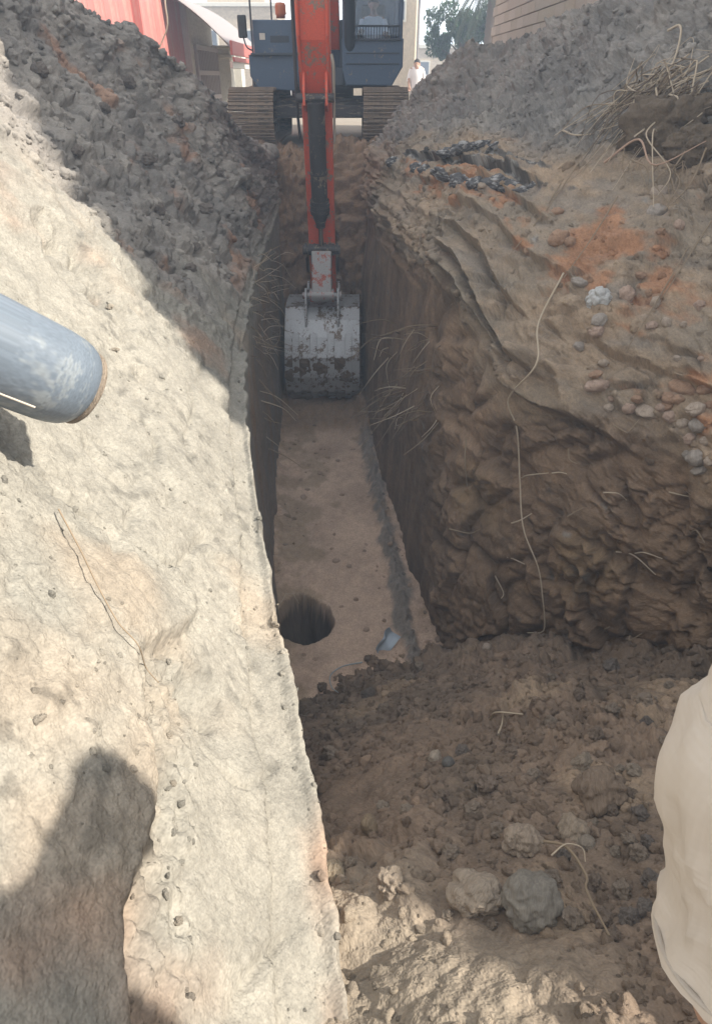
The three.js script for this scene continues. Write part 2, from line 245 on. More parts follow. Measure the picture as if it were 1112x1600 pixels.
// right bank: columns from far to near; rows buried base, base, wall, lip, middle, foot of the pile, pile, crest, back
const rb = (pts) => { const o = pts.map((q) => (q.length === 3 ? (Array.isArray(q) ? at(...q).toArray() : q) : q[0])); const b = o[0], c = o[o.length - 1]; return [[b[0] + 0.02, b[1] - 0.7, b[2]], ...o, [c[0] + 1.5, STREET - 0.3, c[2] - 0.2]]; };
const w3 = (x, y, z) => [[x, y, z]];
const RB = [
  rb([w3(0.05, -4.75, -15), w3(0.1, -3.1, -15), w3(0.12, -1.9, -15), w3(0.15, -1.45, -15), w3(0.2, -1.2, -15), w3(0.5, -1.1, -15), w3(1.2, -1.0, -15)]),
  rb([w3(0.07, -4.75, -12.6), w3(0.12, -3.1, -12.6), w3(0.14, -1.9, -12.6), w3(0.18, -1.42, -12.7), w3(0.24, -1.18, -12.8), w3(0.5, -1.0, -12.9), w3(1.1, -0.6, -13.0)]),
  rb([[566, 610, 11.2], [568, 450, 10.8], [572, 330, 10.6], [576, 280, 10.6], [580, 235, 10.6], [612, 198, 10.6], [648, 160, 10.7]]),
  rb([[580, 690, 9.6], [585, 520, 9.0], [595, 360, 8.6], [605, 300, 8.5], [625, 228, 8.7], [672, 170, 9.3], [735, 84, 10.0]]),
  rb([[605, 770, 8.4], [620, 580, 7.5], [645, 420, 6.8], [660, 330, 6.7], [710, 225, 7.2], [770, 150, 8.1], [850, 66, 9.0]]),
  rb([[688, 1000, 6.0], [690, 700, 5.7], [700, 455, 5.6], [745, 340, 5.75], [800, 240, 6.2], [870, 135, 6.9], [950, 0, 7.4]]),
  rb([[780, 1015, 5.5], [788, 760, 5.1], [795, 600, 4.9], [835, 420, 5.05], [890, 270, 5.4], [960, 140, 6.0], [1050, -60, 6.5]]),
  rb([[900, 1030, 4.9], [900, 820, 4.6], [905, 655, 4.5], [940, 460, 4.65], [1000, 270, 4.95], [1060, 120, 5.3], [1150, -100, 5.7]]),
  rb([[1112, 1030, 4.2], [1112, 880, 4.1], [1112, 745, 4.0], [1112, 500, 4.15], [1150, 290, 4.4], [1200, 100, 4.7], w3(3.3, 0.85, -5.5)]),
  rb([w3(2.75, -2.9, -1.9), w3(2.7, -2.3, -2.05), w3(2.65, -1.85, -2.2), w3(2.7, -1.3, -2.45), w3(2.8, -0.8, -2.65), w3(2.95, -0.35, -2.8), w3(3.1, 0.15, -2.9)]),
  rb([w3(2.3, -2.2, -0.8), w3(2.28, -1.8, -0.8), w3(2.26, -1.5, -0.8), w3(2.28, -1.1, -0.8), w3(2.34, -0.8, -0.8), w3(2.44, -0.5, -0.8), w3(2.6, -0.28, -0.8)]),
  rb([w3(2.2, -2.0, 2.6), w3(2.2, -1.7, 2.6), w3(2.2, -1.5, 2.6), w3(2.25, -1.3, 2.6), w3(2.3, -1.2, 2.6), w3(2.4, -1.1, 2.6), w3(2.6, -1.0, 2.6)]),
];
const rf = sheet(RB);
const at1 = (o, t) => { const i = Math.min(Math.floor(t), o.length - 2); return lerp(o[i], o[i + 1], t - i); };
const lenR = [0, 1].map((k) => { const o = [0]; for (let i = 1; i <= (k ? 320 : 440); i++) { const f = (t) => (k ? rf(6.5, t / 40) : rf(t / 40, 3.6)); o.push(o[i - 1] + f(i).distanceTo(f(i - 1))); } return o; });
const patch = (u, v, list) => { let m = 0; for (const [a, b, ru, rv] of list) m = Math.max(m, 1 - ((u - a) / ru) ** 2 - ((v - b) / rv) ** 2); return clamp(m, 0, 1); };
const ORANGE = [[4.6, 4.55, 1.4, 0.16], [5.4, 4.1, 1.2, 0.14], [5.2, 4.35, 0.9, 0.3], [6.5, 4.25, 0.8, 0.45], [7.5, 4.05, 0.8, 0.35], [7.1, 4.5, 0.5, 0.3], [8.1, 3.5, 0.5, 0.35], [4.2, 4.4, 0.7, 0.3]];
const SEAM = [[5.0, 4.98, 0.75, 0.06], [4.85, 4.72, 1.15, 0.10], [3.6, 4.75, 0.5, 0.09]];
const LEDGES = [[3.66, 4.8, 6.0, 0.09, -0.04], [3.4, 4.85, 6.4, 0.13, -0.12], [3.16, 4.9, 5.9, 0.10, 0.02], [4.08, 4.6, 6.6, 0.06, -0.02], [4.42, 3.8, 6.0, 0.06, 0.01], [3.02, 5.9, 7.4, 0.10, -0.06], [4.75, 3.4, 5.6, 0.07, 0.0], [3.62, 6.9, 8.2, 0.06, -0.05]];
const SMOOTH = [[5.2, 3.62, 0.4, 0.16], [5.9, 3.3, 0.3, 0.14], [6.45, 3.1, 0.3, 0.16], [7.0, 2.2, 0.4, 0.2], [7.6, 1.8, 0.35, 0.2]];
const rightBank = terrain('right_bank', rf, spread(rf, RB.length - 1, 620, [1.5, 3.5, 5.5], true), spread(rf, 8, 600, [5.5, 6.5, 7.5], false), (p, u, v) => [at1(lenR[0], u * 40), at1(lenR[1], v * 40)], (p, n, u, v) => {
  const pile = smoothstep(v + 0.25 * noise(p.x * 1.5, p.y * 1.5, p.z * 1.5), 4.95, 5.3), clay = (1 - smoothstep(v + 0.3 * noise(p.x * 1.3, p.y * 1.3, p.z * 1.3), 2.75, 3.15)) * smoothstep(u, 4.4, 5.4), trench = (1 - smoothstep(v, 2.8, 3.3)) * (1 - smoothstep(u, 4.6, 5.4)), mid = (1 - pile) * smoothstep(v, 2.7, 3.3), sm = patch(u + 0.2 * noise(p.x * 3, p.y * 3, p.z * 3), v + 0.2 * noise(p.x * 3, p.y * 3 + 9, p.z * 3), SMOOTH);
  let h = 0.12 * fbm(p.x, p.y, p.z, 3) * smoothstep(v, 1.2, 3);
  h += pile * (0.12 * lumps(p.x * 3, p.y * 3, p.z * 3) + 0.07 * shards(p.x * 4.5, p.y * 4.5, p.z * 4.5).h + 0.07 * lumps(p.x * 7, p.y * 7, p.z * 7) + 0.05 * lumps(p.x * 15, p.y * 15, p.z * 15) + 0.03 * lumps(p.x * 32, p.y * 32, p.z * 32) - 0.12);
  // beds in the cut face: some stand proud, some have crumbled back
  const y = p.y + 0.12 * noise(p.x * 0.9, 3, p.z * 0.9) + 0.03 * noise(p.x * 5, p.y * 2, p.z * 5), bq = y * 6.5, bi = Math.floor(bq), bt = bq - bi, bed = lerp(hv(bi, 3, 1), hv(bi + 1, 3, 1), smoothstep(bt, 0.7, 1)) + 0.45 * noise(8.3, y * 22, 2.1);
  h += mid * (1 - 0.8 * sm) * (0.10 * (1 + 1.3 * smoothstep(u, 4.5, 5) * (1 - smoothstep(u, 6.3, 7)) * smoothstep(v, 2.9, 3.1) * (1 - smoothstep(v, 4, 4.3))) * bed * (0.55 + 0.45 * noise(p.x * 1.7, y * 2, p.z * 1.7)) + 0.075 * fbm(p.x * 4.5, p.y * 6, p.z * 4.5, 5) + 0.05 * lumps(p.x * 9, p.y * 11, p.z * 9) * smoothstep(noise(p.x * 2, p.y * 2, p.z * 2), -0.1, 0.4) + 0.016 * lumps(p.x * 24, p.y * 24, p.z * 24)) + mid * (1 - sm) * (0.075 * shards(p.x * 5 + 0.4 * noise(p.x * 6, p.y * 6, p.z * 6), p.y * 7, p.z * 5).h * smoothstep(noise(p.x * 2 + 4, p.y * 3, p.z * 2), -0.2, 0.3)) + mid * sm * 0.006 * noise(p.x * 3, y * 60, p.z * 3);
  // clay below: vertical cracks between torn blocks
  if (clay > 0.01) {
    const a = p.x * 0.8 - p.z * 0.6 + 0.3 * p.y, wx = 0.25 * noise(p.x * 3, p.y * 3, p.z * 3), wy = 0.25 * noise(p.x * 3 + 9, p.y * 3, p.z * 3);
    const s1 = { ...shards(p.x * 2.6 + wx * 1.4, p.y * 1.6 + wy, p.z * 2.6 + wx) }, s2 = { ...shards(p.x * 7 + wx * 2, p.y * 4.4 + wy * 2, p.z * 7 + wy) }, s3 = { ...shards(p.x * 15 + wx * 4, p.y * 11 + wy * 4, p.z * 15) }, broken = smoothstep(noise(p.x * 1.5 + 5, p.y * 1.5, p.z * 1.5), -0.25, 0.25);
    const dg = p.y * 0.8 + (p.x - p.z) * 0.45, scrape = noise(dg * 9, 2, a * 1.1) + 0.6 * noise(dg * 22, 5, a * 1.6);
    h += clay * (1 - 0.6 * sm) * (0.075 * s1.h - 0.06 * (1 - smoothstep(s1.e, 0, 0.10)) + (0.2 + 0.8 * broken) * (0.05 * s2.h - 0.04 * (1 - smoothstep(s2.e, 0, 0.12))) + (0.3 + 0.7 * broken) * 0.034 * s3.h + 0.022 * scrape + 0.04 * fbm(p.x * 5, p.y * 4, p.z * 5, 4) - 0.05);
  }
  for (const [v0, u0, u1, A, k] of LEDGES) {
    if (u < u0 - 0.2 || u > u1 + 0.2) continue; const w = smoothstep(u, u0 - 0.2, u0 + 0.15) * (1 - smoothstep(u, u1 - 0.15, u1 + 0.2)), d = v - v0 - k * (u - u0) - 0.05 * noise(p.x * 2.5, v0 * 9, p.z * 2.5) - 0.02 * noise(p.x * 11, v0 * 9, p.z * 11);
    h += w * A * (d > 0 ? Math.exp(-d / 0.13) * smoothstep(d, -0.001, 0.012) : -0.8 * Math.exp(d / 0.07) * smoothstep(-d, 0, 0.012));
  }
  if (clay > 0.01) { const t = (p.y * 0.75 + p.x * 0.5 - p.z * 0.12) * 2.3 + 0.35 * noise(p.x * 1.6, p.y * 1.6, p.z * 1.6), f = t - Math.floor(t); h += clay * 0.085 * ((f < 0.86 ? f / 0.86 : (1 - f) / 0.14) - 0.5) * smoothstep(noise(p.x * 1.2 + 3, p.y * 1.2, p.z * 1.2), -0.5, 0.2); }
  h += trench * (0.035 * fbm(p.x * 10, p.y * 1.1, p.z * 10, 4) + 0.05 * fbm(p.x * 2, p.y * 2, p.z * 2, 3));
  return h;
}, (p, u, v, h) => {
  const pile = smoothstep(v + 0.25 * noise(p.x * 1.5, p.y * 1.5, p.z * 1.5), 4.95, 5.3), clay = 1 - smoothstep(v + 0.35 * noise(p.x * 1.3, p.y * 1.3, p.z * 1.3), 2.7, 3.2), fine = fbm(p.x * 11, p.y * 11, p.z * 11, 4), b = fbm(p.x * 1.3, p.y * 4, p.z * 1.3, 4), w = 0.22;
  let c = mixc(C.tan, C.greyTan, clamp(0.5 + 1.5 * b, 0, 1));
  c = mixc(c, C.spoil, 0.4 * smoothstep(fbm(p.x * 2, p.y * 7, p.z * 2, 4), 0.15, 0.4));
  c = mixc(c, C.orange, 0.8 * smoothstep(0.8 * patch(u + 0.4 * noise(p.x * 3, p.y * 3, p.z * 3 + 5), v + w * noise(p.x * 2, p.y * 4, p.z * 2), ORANGE) + 1.1 * fbm(p.x * 4.5, p.y * 9, p.z * 4.5, 5), 0.42, 0.85));
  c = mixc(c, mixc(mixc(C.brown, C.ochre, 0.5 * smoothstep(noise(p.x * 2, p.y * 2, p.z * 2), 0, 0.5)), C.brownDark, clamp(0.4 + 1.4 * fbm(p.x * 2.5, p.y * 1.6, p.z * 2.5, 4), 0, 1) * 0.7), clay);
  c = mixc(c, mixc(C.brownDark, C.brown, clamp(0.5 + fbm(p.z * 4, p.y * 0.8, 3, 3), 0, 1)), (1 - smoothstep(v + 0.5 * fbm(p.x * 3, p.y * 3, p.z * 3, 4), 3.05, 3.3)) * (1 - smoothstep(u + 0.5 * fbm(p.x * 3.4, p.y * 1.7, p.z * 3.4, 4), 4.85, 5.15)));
  c = mixc(c, mixc(C.spoil, C.spoilPale, clamp(0.3 + 1.2 * fbm(p.x * 2.2, p.y * 2.2, p.z * 2.2, 4), 0, 1)), pile);
  const seam = smoothstep(patch(u, v + 0.05 * noise(p.x * 5, p.y * 5, p.z * 5), SEAM) + 0.7 * fbm(p.x * 9, p.y * 9, p.z * 9, 3), 0.25, 0.5);
  if (seam > 0) c = mixc(c, mixc([0.05, 0.05, 0.052], [0.3, 0.29, 0.275], smoothstep(fbm(p.x * 11, p.y * 7, p.z * 11, 4), 0.05, 0.3)), 0.85 * seam);
  return tone(c, 1 + 0.35 * fine);
});

// trench floor with the round pit, and the rising far end under the machine
const PIT = V(-0.53, -4.7, -4.68);
const floorY = (x, z) => { const e = smoothstep(-z + 0.25 * noise(x * 2, 1, z * 2), 10.2, 12.6); return -4.72 + 3.5 * e; };
const ff = (u, v) => { const z = -13.4 + 10.6 * u, x = -1.75 + 3.6 * v + smoothstep(-z, 3, 13) * -0.05; return V(x, floorY(x, z), z); };
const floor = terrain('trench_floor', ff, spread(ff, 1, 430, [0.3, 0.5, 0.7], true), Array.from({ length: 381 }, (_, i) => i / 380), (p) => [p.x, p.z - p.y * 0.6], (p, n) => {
  const e = smoothstep(-p.z, 9.9, 11), r = Math.hypot(p.x - PIT.x, (p.z - PIT.z) * 0.84) - 0.285 - 0.05 * noise(p.x * 5, 2, p.z * 5) - 0.012 * noise(p.x * 16, 2, p.z * 16);
  const edge = 0.84 + (p.z + 4.3) * 0.145, strip = Math.abs(p.x - (edge - 0.30 - 0.05 * (p.z + 4.3))) ;
  let h = 0.03 * fbm(p.x * 3, p.y * 3, p.z * 3, 4) + 0.018 * lumps(p.x * 13, p.y * 13, p.z * 13) * smoothstep(noise(p.x * 2, 0, p.z * 2), -0.1, 0.3);
  h += 0.09 * (1 - smoothstep(strip, 0.0, 0.13)) * (0.6 + lumps(p.x * 14, p.y * 14, p.z * 14)) + 0.12 * smoothstep(p.x, edge - 0.25, edge + 0.1) + 0.10 * smoothstep(-p.x, 0.75 + 0.105 * (-p.z - 4.2) - 0.2, 0.75 + 0.105 * (-p.z - 4.2) + 0.05) * (0.5 + lumps(p.x * 9, p.y * 9, p.z * 9));
  h += 0.10 * smoothstep(-p.z + 0.4 * noise(p.x * 2, 4, p.z * 2), 8.5, 9.4) * (1 - e) + smoothstep(-p.z, 8.2, 9) * 0.07 * lumps(p.x * 7, 2, p.z * 7);
  h += e * (0.16 * lumps(p.x * 5, p.y * 5, p.z * 5) + 0.08 * lumps(p.x * 12, p.y * 12, p.z * 12));
  return h * (r < 0 ? 0.2 : 1) - 1.15 * smoothstep(-r, -0.02, 0.13);
}, (p, u, v) => {
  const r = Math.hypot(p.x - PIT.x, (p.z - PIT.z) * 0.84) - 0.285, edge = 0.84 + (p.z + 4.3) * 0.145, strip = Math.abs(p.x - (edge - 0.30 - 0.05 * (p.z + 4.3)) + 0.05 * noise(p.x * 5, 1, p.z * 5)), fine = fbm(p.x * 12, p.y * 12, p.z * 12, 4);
  let c = mixc(C.pink, tone(C.pink, 0.72), clamp(0.35 + fbm(p.x * 1.6, 1, p.z * 1.6, 4), 0, 1));
  c = mixc(c, C.spoil, 0.85 * (1 - smoothstep(strip + 0.06 * fine, 0.05, 0.13)));
  c = mixc(c, C.tan, 0.8 * smoothstep(fbm(p.x * 4, 2, p.z * 4, 4) + 0.7 * smoothstep(-p.x, 0.15, 0.8), 0.3, 0.7));
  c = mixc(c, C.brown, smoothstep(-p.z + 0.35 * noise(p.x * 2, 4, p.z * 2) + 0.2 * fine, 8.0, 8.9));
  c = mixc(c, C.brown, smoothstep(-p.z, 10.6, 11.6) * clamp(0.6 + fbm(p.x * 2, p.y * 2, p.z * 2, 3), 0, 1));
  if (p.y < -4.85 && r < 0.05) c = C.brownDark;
  return tone(c, 1 + 0.28 * fine);
});

// the heap of dug soil that runs down from where the photographer stands
const heapY = (x, z) => { const d = -z - 0.6; let y = d > 0 ? -1.97 - 0.70 * d - 0.03 * d * d : -1.97 + Math.min(0.82, -d * 0.55); y += x > 0.3 ? 0.22 * (x - 0.3) : lerp(0.46, 0.16, smoothstep(z, -1.7, -0.95)) * (x - 0.3); y += 0.16 * fbm(x * 1.3 + 3, 1, z * 1.3, 3); return y; };
const hf = (u, v) => { const z = -5.3 + 7.9 * u, x = -0.75 + 4.0 * v; return V(x, heapY(x, z), z); };
const sandy = (p) => smoothstep(-p.x - 0.55 * p.z * 0 + 0.62 + 0.55 * (p.z + 0.75) + 0.2 * noise(p.x * 4, 1, p.z * 4), -0.05, 0.35) * smoothstep(p.z, -1.35, -1.0);  // near sandy corner; sunlight there is painted in as a paler tint
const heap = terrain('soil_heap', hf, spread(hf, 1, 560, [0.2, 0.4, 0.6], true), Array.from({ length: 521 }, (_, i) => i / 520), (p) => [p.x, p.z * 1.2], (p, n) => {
  const s = sandy(p), r = smoothstep(noise(p.x * 1.7 + 2, 3, p.z * 1.7) + 0.3 * (p.x - 0.4), -0.25, 0.25), far = smoothstep(-p.z, 1.2, 3.5);
  let h = 0.045 * fbm(p.x * 5, p.y * 5, p.z * 5, 4) + s * (0.045 * lumps(p.x * 5 + 1, p.y * 5, p.z * 5) + 0.006 * lumps(p.x * 34, p.y * 34, p.z * 34));
  h += (1 - 0.8 * s) * (0.3 + 0.7 * r) * (0.16 * lumps(p.x * 3.6, p.y * 3.6, p.z * 3.6) * lerp(0.6, 1.1, far) + 0.085 * lumps(p.x * 9, p.y * 9, p.z * 9) + 0.04 * lumps(p.x * 21, p.y * 21, p.z * 21) + 0.016 * lumps(p.x * 45, p.y * 45, p.z * 45));
  return h;
}, (p, u, v) => {
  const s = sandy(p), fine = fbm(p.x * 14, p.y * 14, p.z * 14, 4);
  let c = mixc(C.heap, C.heapDark, clamp(0.4 + 1.2 * fbm(p.x * 2, p.y * 2, p.z * 2, 4), 0, 1)); c = mixc(c, C.tan, 0.75 * smoothstep(fbm(p.x * 2.1 + 6, 3, p.z * 2.1, 4) - 0.05 * (-p.z - 1), 0.1, 0.35));
  c = mixc(c, C.heapSunlitSand, s); return tone(c, 1 + 0.33 * fine);
});

// street: one sheet to the horizon, open over the trench
{
  const out = new THREE.Shape([[-900, 300], [900, 300], [900, -1400], [-900, -1400]].map(([x, z]) => new THREE.Vector2(x, -z)));
  out.holes.push(new THREE.Path([[-1.55, -12.75], [-1.6, -11.2], [-2.3, -9.4], [-3.2, -8], [-3.6, -6], [-3.3, -4], [-2.7, -1], [-2.5, 2.2], [2.45, 2.2], [2.7, -0.8], [3.2, -2.9], [3.4, -5], [3.3, -7], [3.0, -9], [2.7, -10.6], [1.8, -11.9], [0.9, -12.1], [0.35, -12.75]].map(([x, z]) => new THREE.Vector2(x, -z))));
  const g = new THREE.ShapeGeometry(out); g.rotateX(-Math.PI / 2); g.translate(0, STREET, 0);
  const m = mesh('street', g, std(0.30, 0.255, 0.205, 1, { map: speckTex, bumpMap: grainTex, bumpScale: 0.01 })); m.userData.kind = 'structure';
}
// ------------------------------------------------------------------ block wall on the right (unseen near end stepped to shape its shadow), houses, street things
const WX = 3.42;                                                         // face of the wall
{
  const w = thing('block_wall', 'tall wall of tan concrete blocks behind the right dirt pile', 'wall', [WX, STREET, -19.4]);
  const steps = []; let z0 = 0; const top = 7.5;
  const near = (y) => 19.4 - (y < 2.7 ? 3.1 : 3.17 + (y - 2.73) * 0.365);  // unseen racked end, shaped so its shadow edge crosses the left bank; local z
  for (let y = 0; y < top; y += 0.6) steps.push(new THREE.BoxGeometry(0.2, 0.6, near(y + 0.3)).translate(0.122, y + 0.3, near(y + 0.3) / 2));
  mesh('wall', steps, std(0.33, 0.27, 0.215, 0.95, { map: speckTex }), w);
  const variants = [0, 1, 2].map((k) => { const g = new RoundedBoxGeometry(0.05, 0.2 - 0.012 - 0.003 * k, 0.588 - 0.004 * k, 1, 0.006); return g; });
  const mats = [[0.52, 0.43, 0.35], [0.48, 0.40, 0.33], [0.55, 0.46, 0.38], [0.50, 0.41, 0.32]].map((c) => std(...c, 0.95, { map: speckTex, bumpMap: grainTex, bumpScale: 0.006 }));
  for (let r = 3; r < 18; r++) for (let z = (r % 2) * 0.3 + 0.3; z < 11.5; z += 0.6) {
    if (r * 0.2 < 0.8 || r * 0.2 > 1.4 + z * 0.34 + 1.2) continue;
    const b = mesh('block', variants[Math.floor(rnd() * 3)], mats[Math.floor(rnd() * 4)], w); b.position.set(0.008 + rr(-0.003, 0.003), r * 0.2 + 0.1, z);
  }
}
const facade = (px, py, x) => { const p = at(px, py, 1); return p.multiplyScalar(x / p.x); };
{ // red sheet-metal front on the left
  const h = thing('red_front', 'red sheet metal house front beyond the left dirt pile', 'house', [-4.7, STREET, -18]);
  const red = new THREE.MeshStandardMaterial({ map: dirty([0.50, 0.16, 0.135], [0.48, 0.25, 0.2], 0.35, 1, 21), roughness: 0.6 });
  mesh('wall', box(0.25, 5, 8.2, -0.16, 2.5, 1.1, 0), red, h);
  for (let i = 0; i < 9; i++) { const s = mesh('panel', box(0.03, 4.6, 0.875, 0, 2.4, 0, 0.008), red, h); s.position.set(0.012, 0, -2.3 + i * 0.885); }
  mesh('pillar', box(0.22, 5, 0.32, 0.1, 2.5, 1.55), red, h); mesh('pillar', box(0.2, 5, 0.26, 0.1, 2.5, -2.85), M.plaster, h);
  mesh('rail', box(0.08, 0.1, 7.8, 0.08, 3.1, 1.1), red, h);
  const nb = thing('cream_house', 'cream plastered house left of the red front with a white ledge', 'house', [-5.2, STREET, -11.4]);
  mesh('wall', box(0.5, 4.2, 4.6, -0.3, 2.1, 0, 0.02), M.beige, nb); mesh('ledge', box(0.3, 0.4, 3.0, 0.05, 2.35, 0.6, 0.02), M.plaster, nb);
  const wd = mesh('window', box(0.06, 0.9, 1.1, -0.02, 3.2, 0.3, 0.01), M.plaster, nb); mesh('pane', box(0.02, 0.75, 0.9, 0.03, 3.2, 0.3, 0), std(0.08, 0.1, 0.12, 0.1), wd);
}
{ // white house with striped canopy
  const h = thing('white_house', 'white plastered house with a sloping grey and red canopy', 'house', [-4.6, STREET, -24]);
  const grey = std(0.34, 0.30, 0.30, 0.7, { map: speckTex }), red = std(0.42, 0.12, 0.1, 0.6);
  mesh('wall', [box(0.3, 2.9, 3.6, -0.2, 1.45, 1.0, 0.02), box(0.4, 4.6, 7, -2.0, 2.3, -1, 0.02)], M.plaster, h);
  const cano = part('canopy', h);
  const roof = new THREE.BufferGeometry(); { const P = [], I = [], n = 12; for (let i = 0; i <= n; i++) { const t = i / n, x = -0.5 + 2.0 * t, y = 3.1 - 0.55 * t - 0.75 * t * t; for (const z of [-1.0, 5.2]) { P.push(x, y, z, x, y - 0.05, z); } } for (let i = 0; i < n; i++) { const a = i * 4, b = a + 4; I.push(a, a + 2, b, a + 2, b + 2, b, a + 1, b + 1, a + 3, a + 3, b + 1, b + 3, a, b, a + 1, b, b + 1, a + 1, a + 2, a + 3, b + 2, b + 2, a + 3, b + 3); } roof.setAttribute('position', new THREE.Float32BufferAttribute(P, 3)); roof.setIndex(I); roof.computeVertexNormals(); }
  mesh('sheet', roof, grey, cano);
  mesh('fascia', [box(0.06, 0.3, 6.2, 1.52, 1.76, 2.1), box(0.05, 0.1, 6.2, 1.56, 1.52, 2.1)], red, cano); mesh('trim', box(0.08, 0.14, 6.22, 1.5, 1.4, 2.1), M.plaster, cano);
  const g = part('gate', h); const gm = std(0.33, 0.27, 0.24, 0.6);
  mesh('frame', [box(0.08, 1.9, 0.1, 0.15, 0.95, 2.9), box(0.08, 1.9, 0.1, 0.15, 0.95, -0.2), box(0.08, 0.12, 3.1, 0.15, 1.86, 1.35), box(0.08, 0.12, 3.1, 0.15, 1.25, 1.35), box(0.08, 0.12, 3.1, 0.15, 0.62, 1.35)], gm, g);
  for (let i = 0; i < 12; i++) mesh('bar', box(0.04, 1.75, 0.05, 0.15, 0.95, 0.05 + i * 0.24, 0), gm, g);
  for (const z of [-0.9, -3.2]) { const p = part('gate_pillar', h); mesh('shaft', box(0.6, 1.9, 0.7, 0.2, 0.95, z, 0.02), M.plaster, p); mesh('cornice', [box(0.74, 0.12, 0.84, 0.2, 1.72, z, 0.02), box(0.86, 0.1, 0.96, 0.2, 1.95, z, 0.02)], M.plaster, p); }
}
{ // low buildings that close the street
  const t = thing('stair_tower', 'narrow beige building beside the utility pole', 'building', [1.82, STREET, -36], -0.1);
  mesh('wall', [box(2.0, 5.4, 3, 0, 2.7, 0, 0.02), box(3.4, 2.9, 3, -2.4, 1.45, 0.2, 0.02)], M.beige, t); mesh('parapet', box(2.1, 0.2, 3.1, 0, 5.45, 0, 0.02), M.plaster, t);
  for (const [x, y] of [[0.3, 3.6], [-1.8, 1.7]]) { const w = mesh('window', box(0.5, 0.8, 0.1, x, y, 1.72, 0.01), M.plaster, t); mesh('pane', box(0.36, 0.64, 0.04, x, y, 1.79, 0), std(0.1, 0.11, 0.13, 0.15), w); }
  const b = thing('far_house', 'pale flat roofed house at the far end of the street', 'house', [8.2, STREET, -60]);
  mesh('wall', box(9, 3.0, 5, 0, 1.5, 0, 0.02), M.beige, b); mesh('roof', box(9.3, 0.25, 5.3, 0, 3.1, 0, 0.02), M.plaster, b); for (const x of [-3, -0.5, 2.2]) { const w = mesh('window', box(0.9, 1.0, 0.1, x, 1.7, 2.52, 0.01), M.plaster, b); mesh('pane', box(0.7, 0.8, 0.05, x, 1.7, 2.58, 0), std(0.1, 0.11, 0.13, 0.15), w); }
  const c = thing('flat_house', 'sandy flat roofed house behind the left side of the excavator', 'house', [-8.6, STREET, -48]);
  mesh('wall', [box(8, 4.6, 5, 0, 2.3, 0, 0.02), box(3.4, 1.1, 3, 1.5, 5.1, 0, 0.02)], M.beige, c); mesh('roof', box(8.3, 0.2, 5.3, 0, 4.7, 0, 0.02), M.plaster, c);
  for (const x of [-2.5, 0, 2.5]) { const w = mesh('window', box(0.9, 1.1, 0.1, x, 3.0, 2.52, 0.01), M.plaster, c); mesh('pane', box(0.7, 0.9, 0.05, x, 3.0, 2.58, 0), std(0.1, 0.11, 0.13, 0.15), w); }
  const p = at(650, 118, 40); const u = thing('utility_pole', 'thin utility pole with one crossarm at the end of the street', 'utility pole', [p.x, STREET, p.z]);
  mesh('pole', rod(V(0, 0, 0), V(0, 8.2, 0), 0.11, 0.07, 10), std(0.2, 0.16, 0.13, 0.9), u); mesh('crossarm', box(1.15, 0.09, 0.1, 0, 5.15, 0.1), std(0.2, 0.16, 0.13, 0.9), u);
  for (const x of [-0.5, 0.5]) mesh('insulator', new THREE.CylinderGeometry(0.035, 0.05, 0.14, 8).translate(x, 5.27, 0.1), M.plaster, u);
  const a = at(258, 2, 11), e = at(262, 40, 11.3), f = at(243, 92, 11.6);
  tag(mesh('hanging_cable', strand([V(a.x + 0.3, a.y + 2.2, a.z), a, e, at(252, 68, 11.5), f, at(238, 118, 11.6)], 0.014, 0.014, 30, 6), std(0.6, 0.5, 0.38, 0.7)), 'pale cable hanging in front of the red front', 'cable');
}
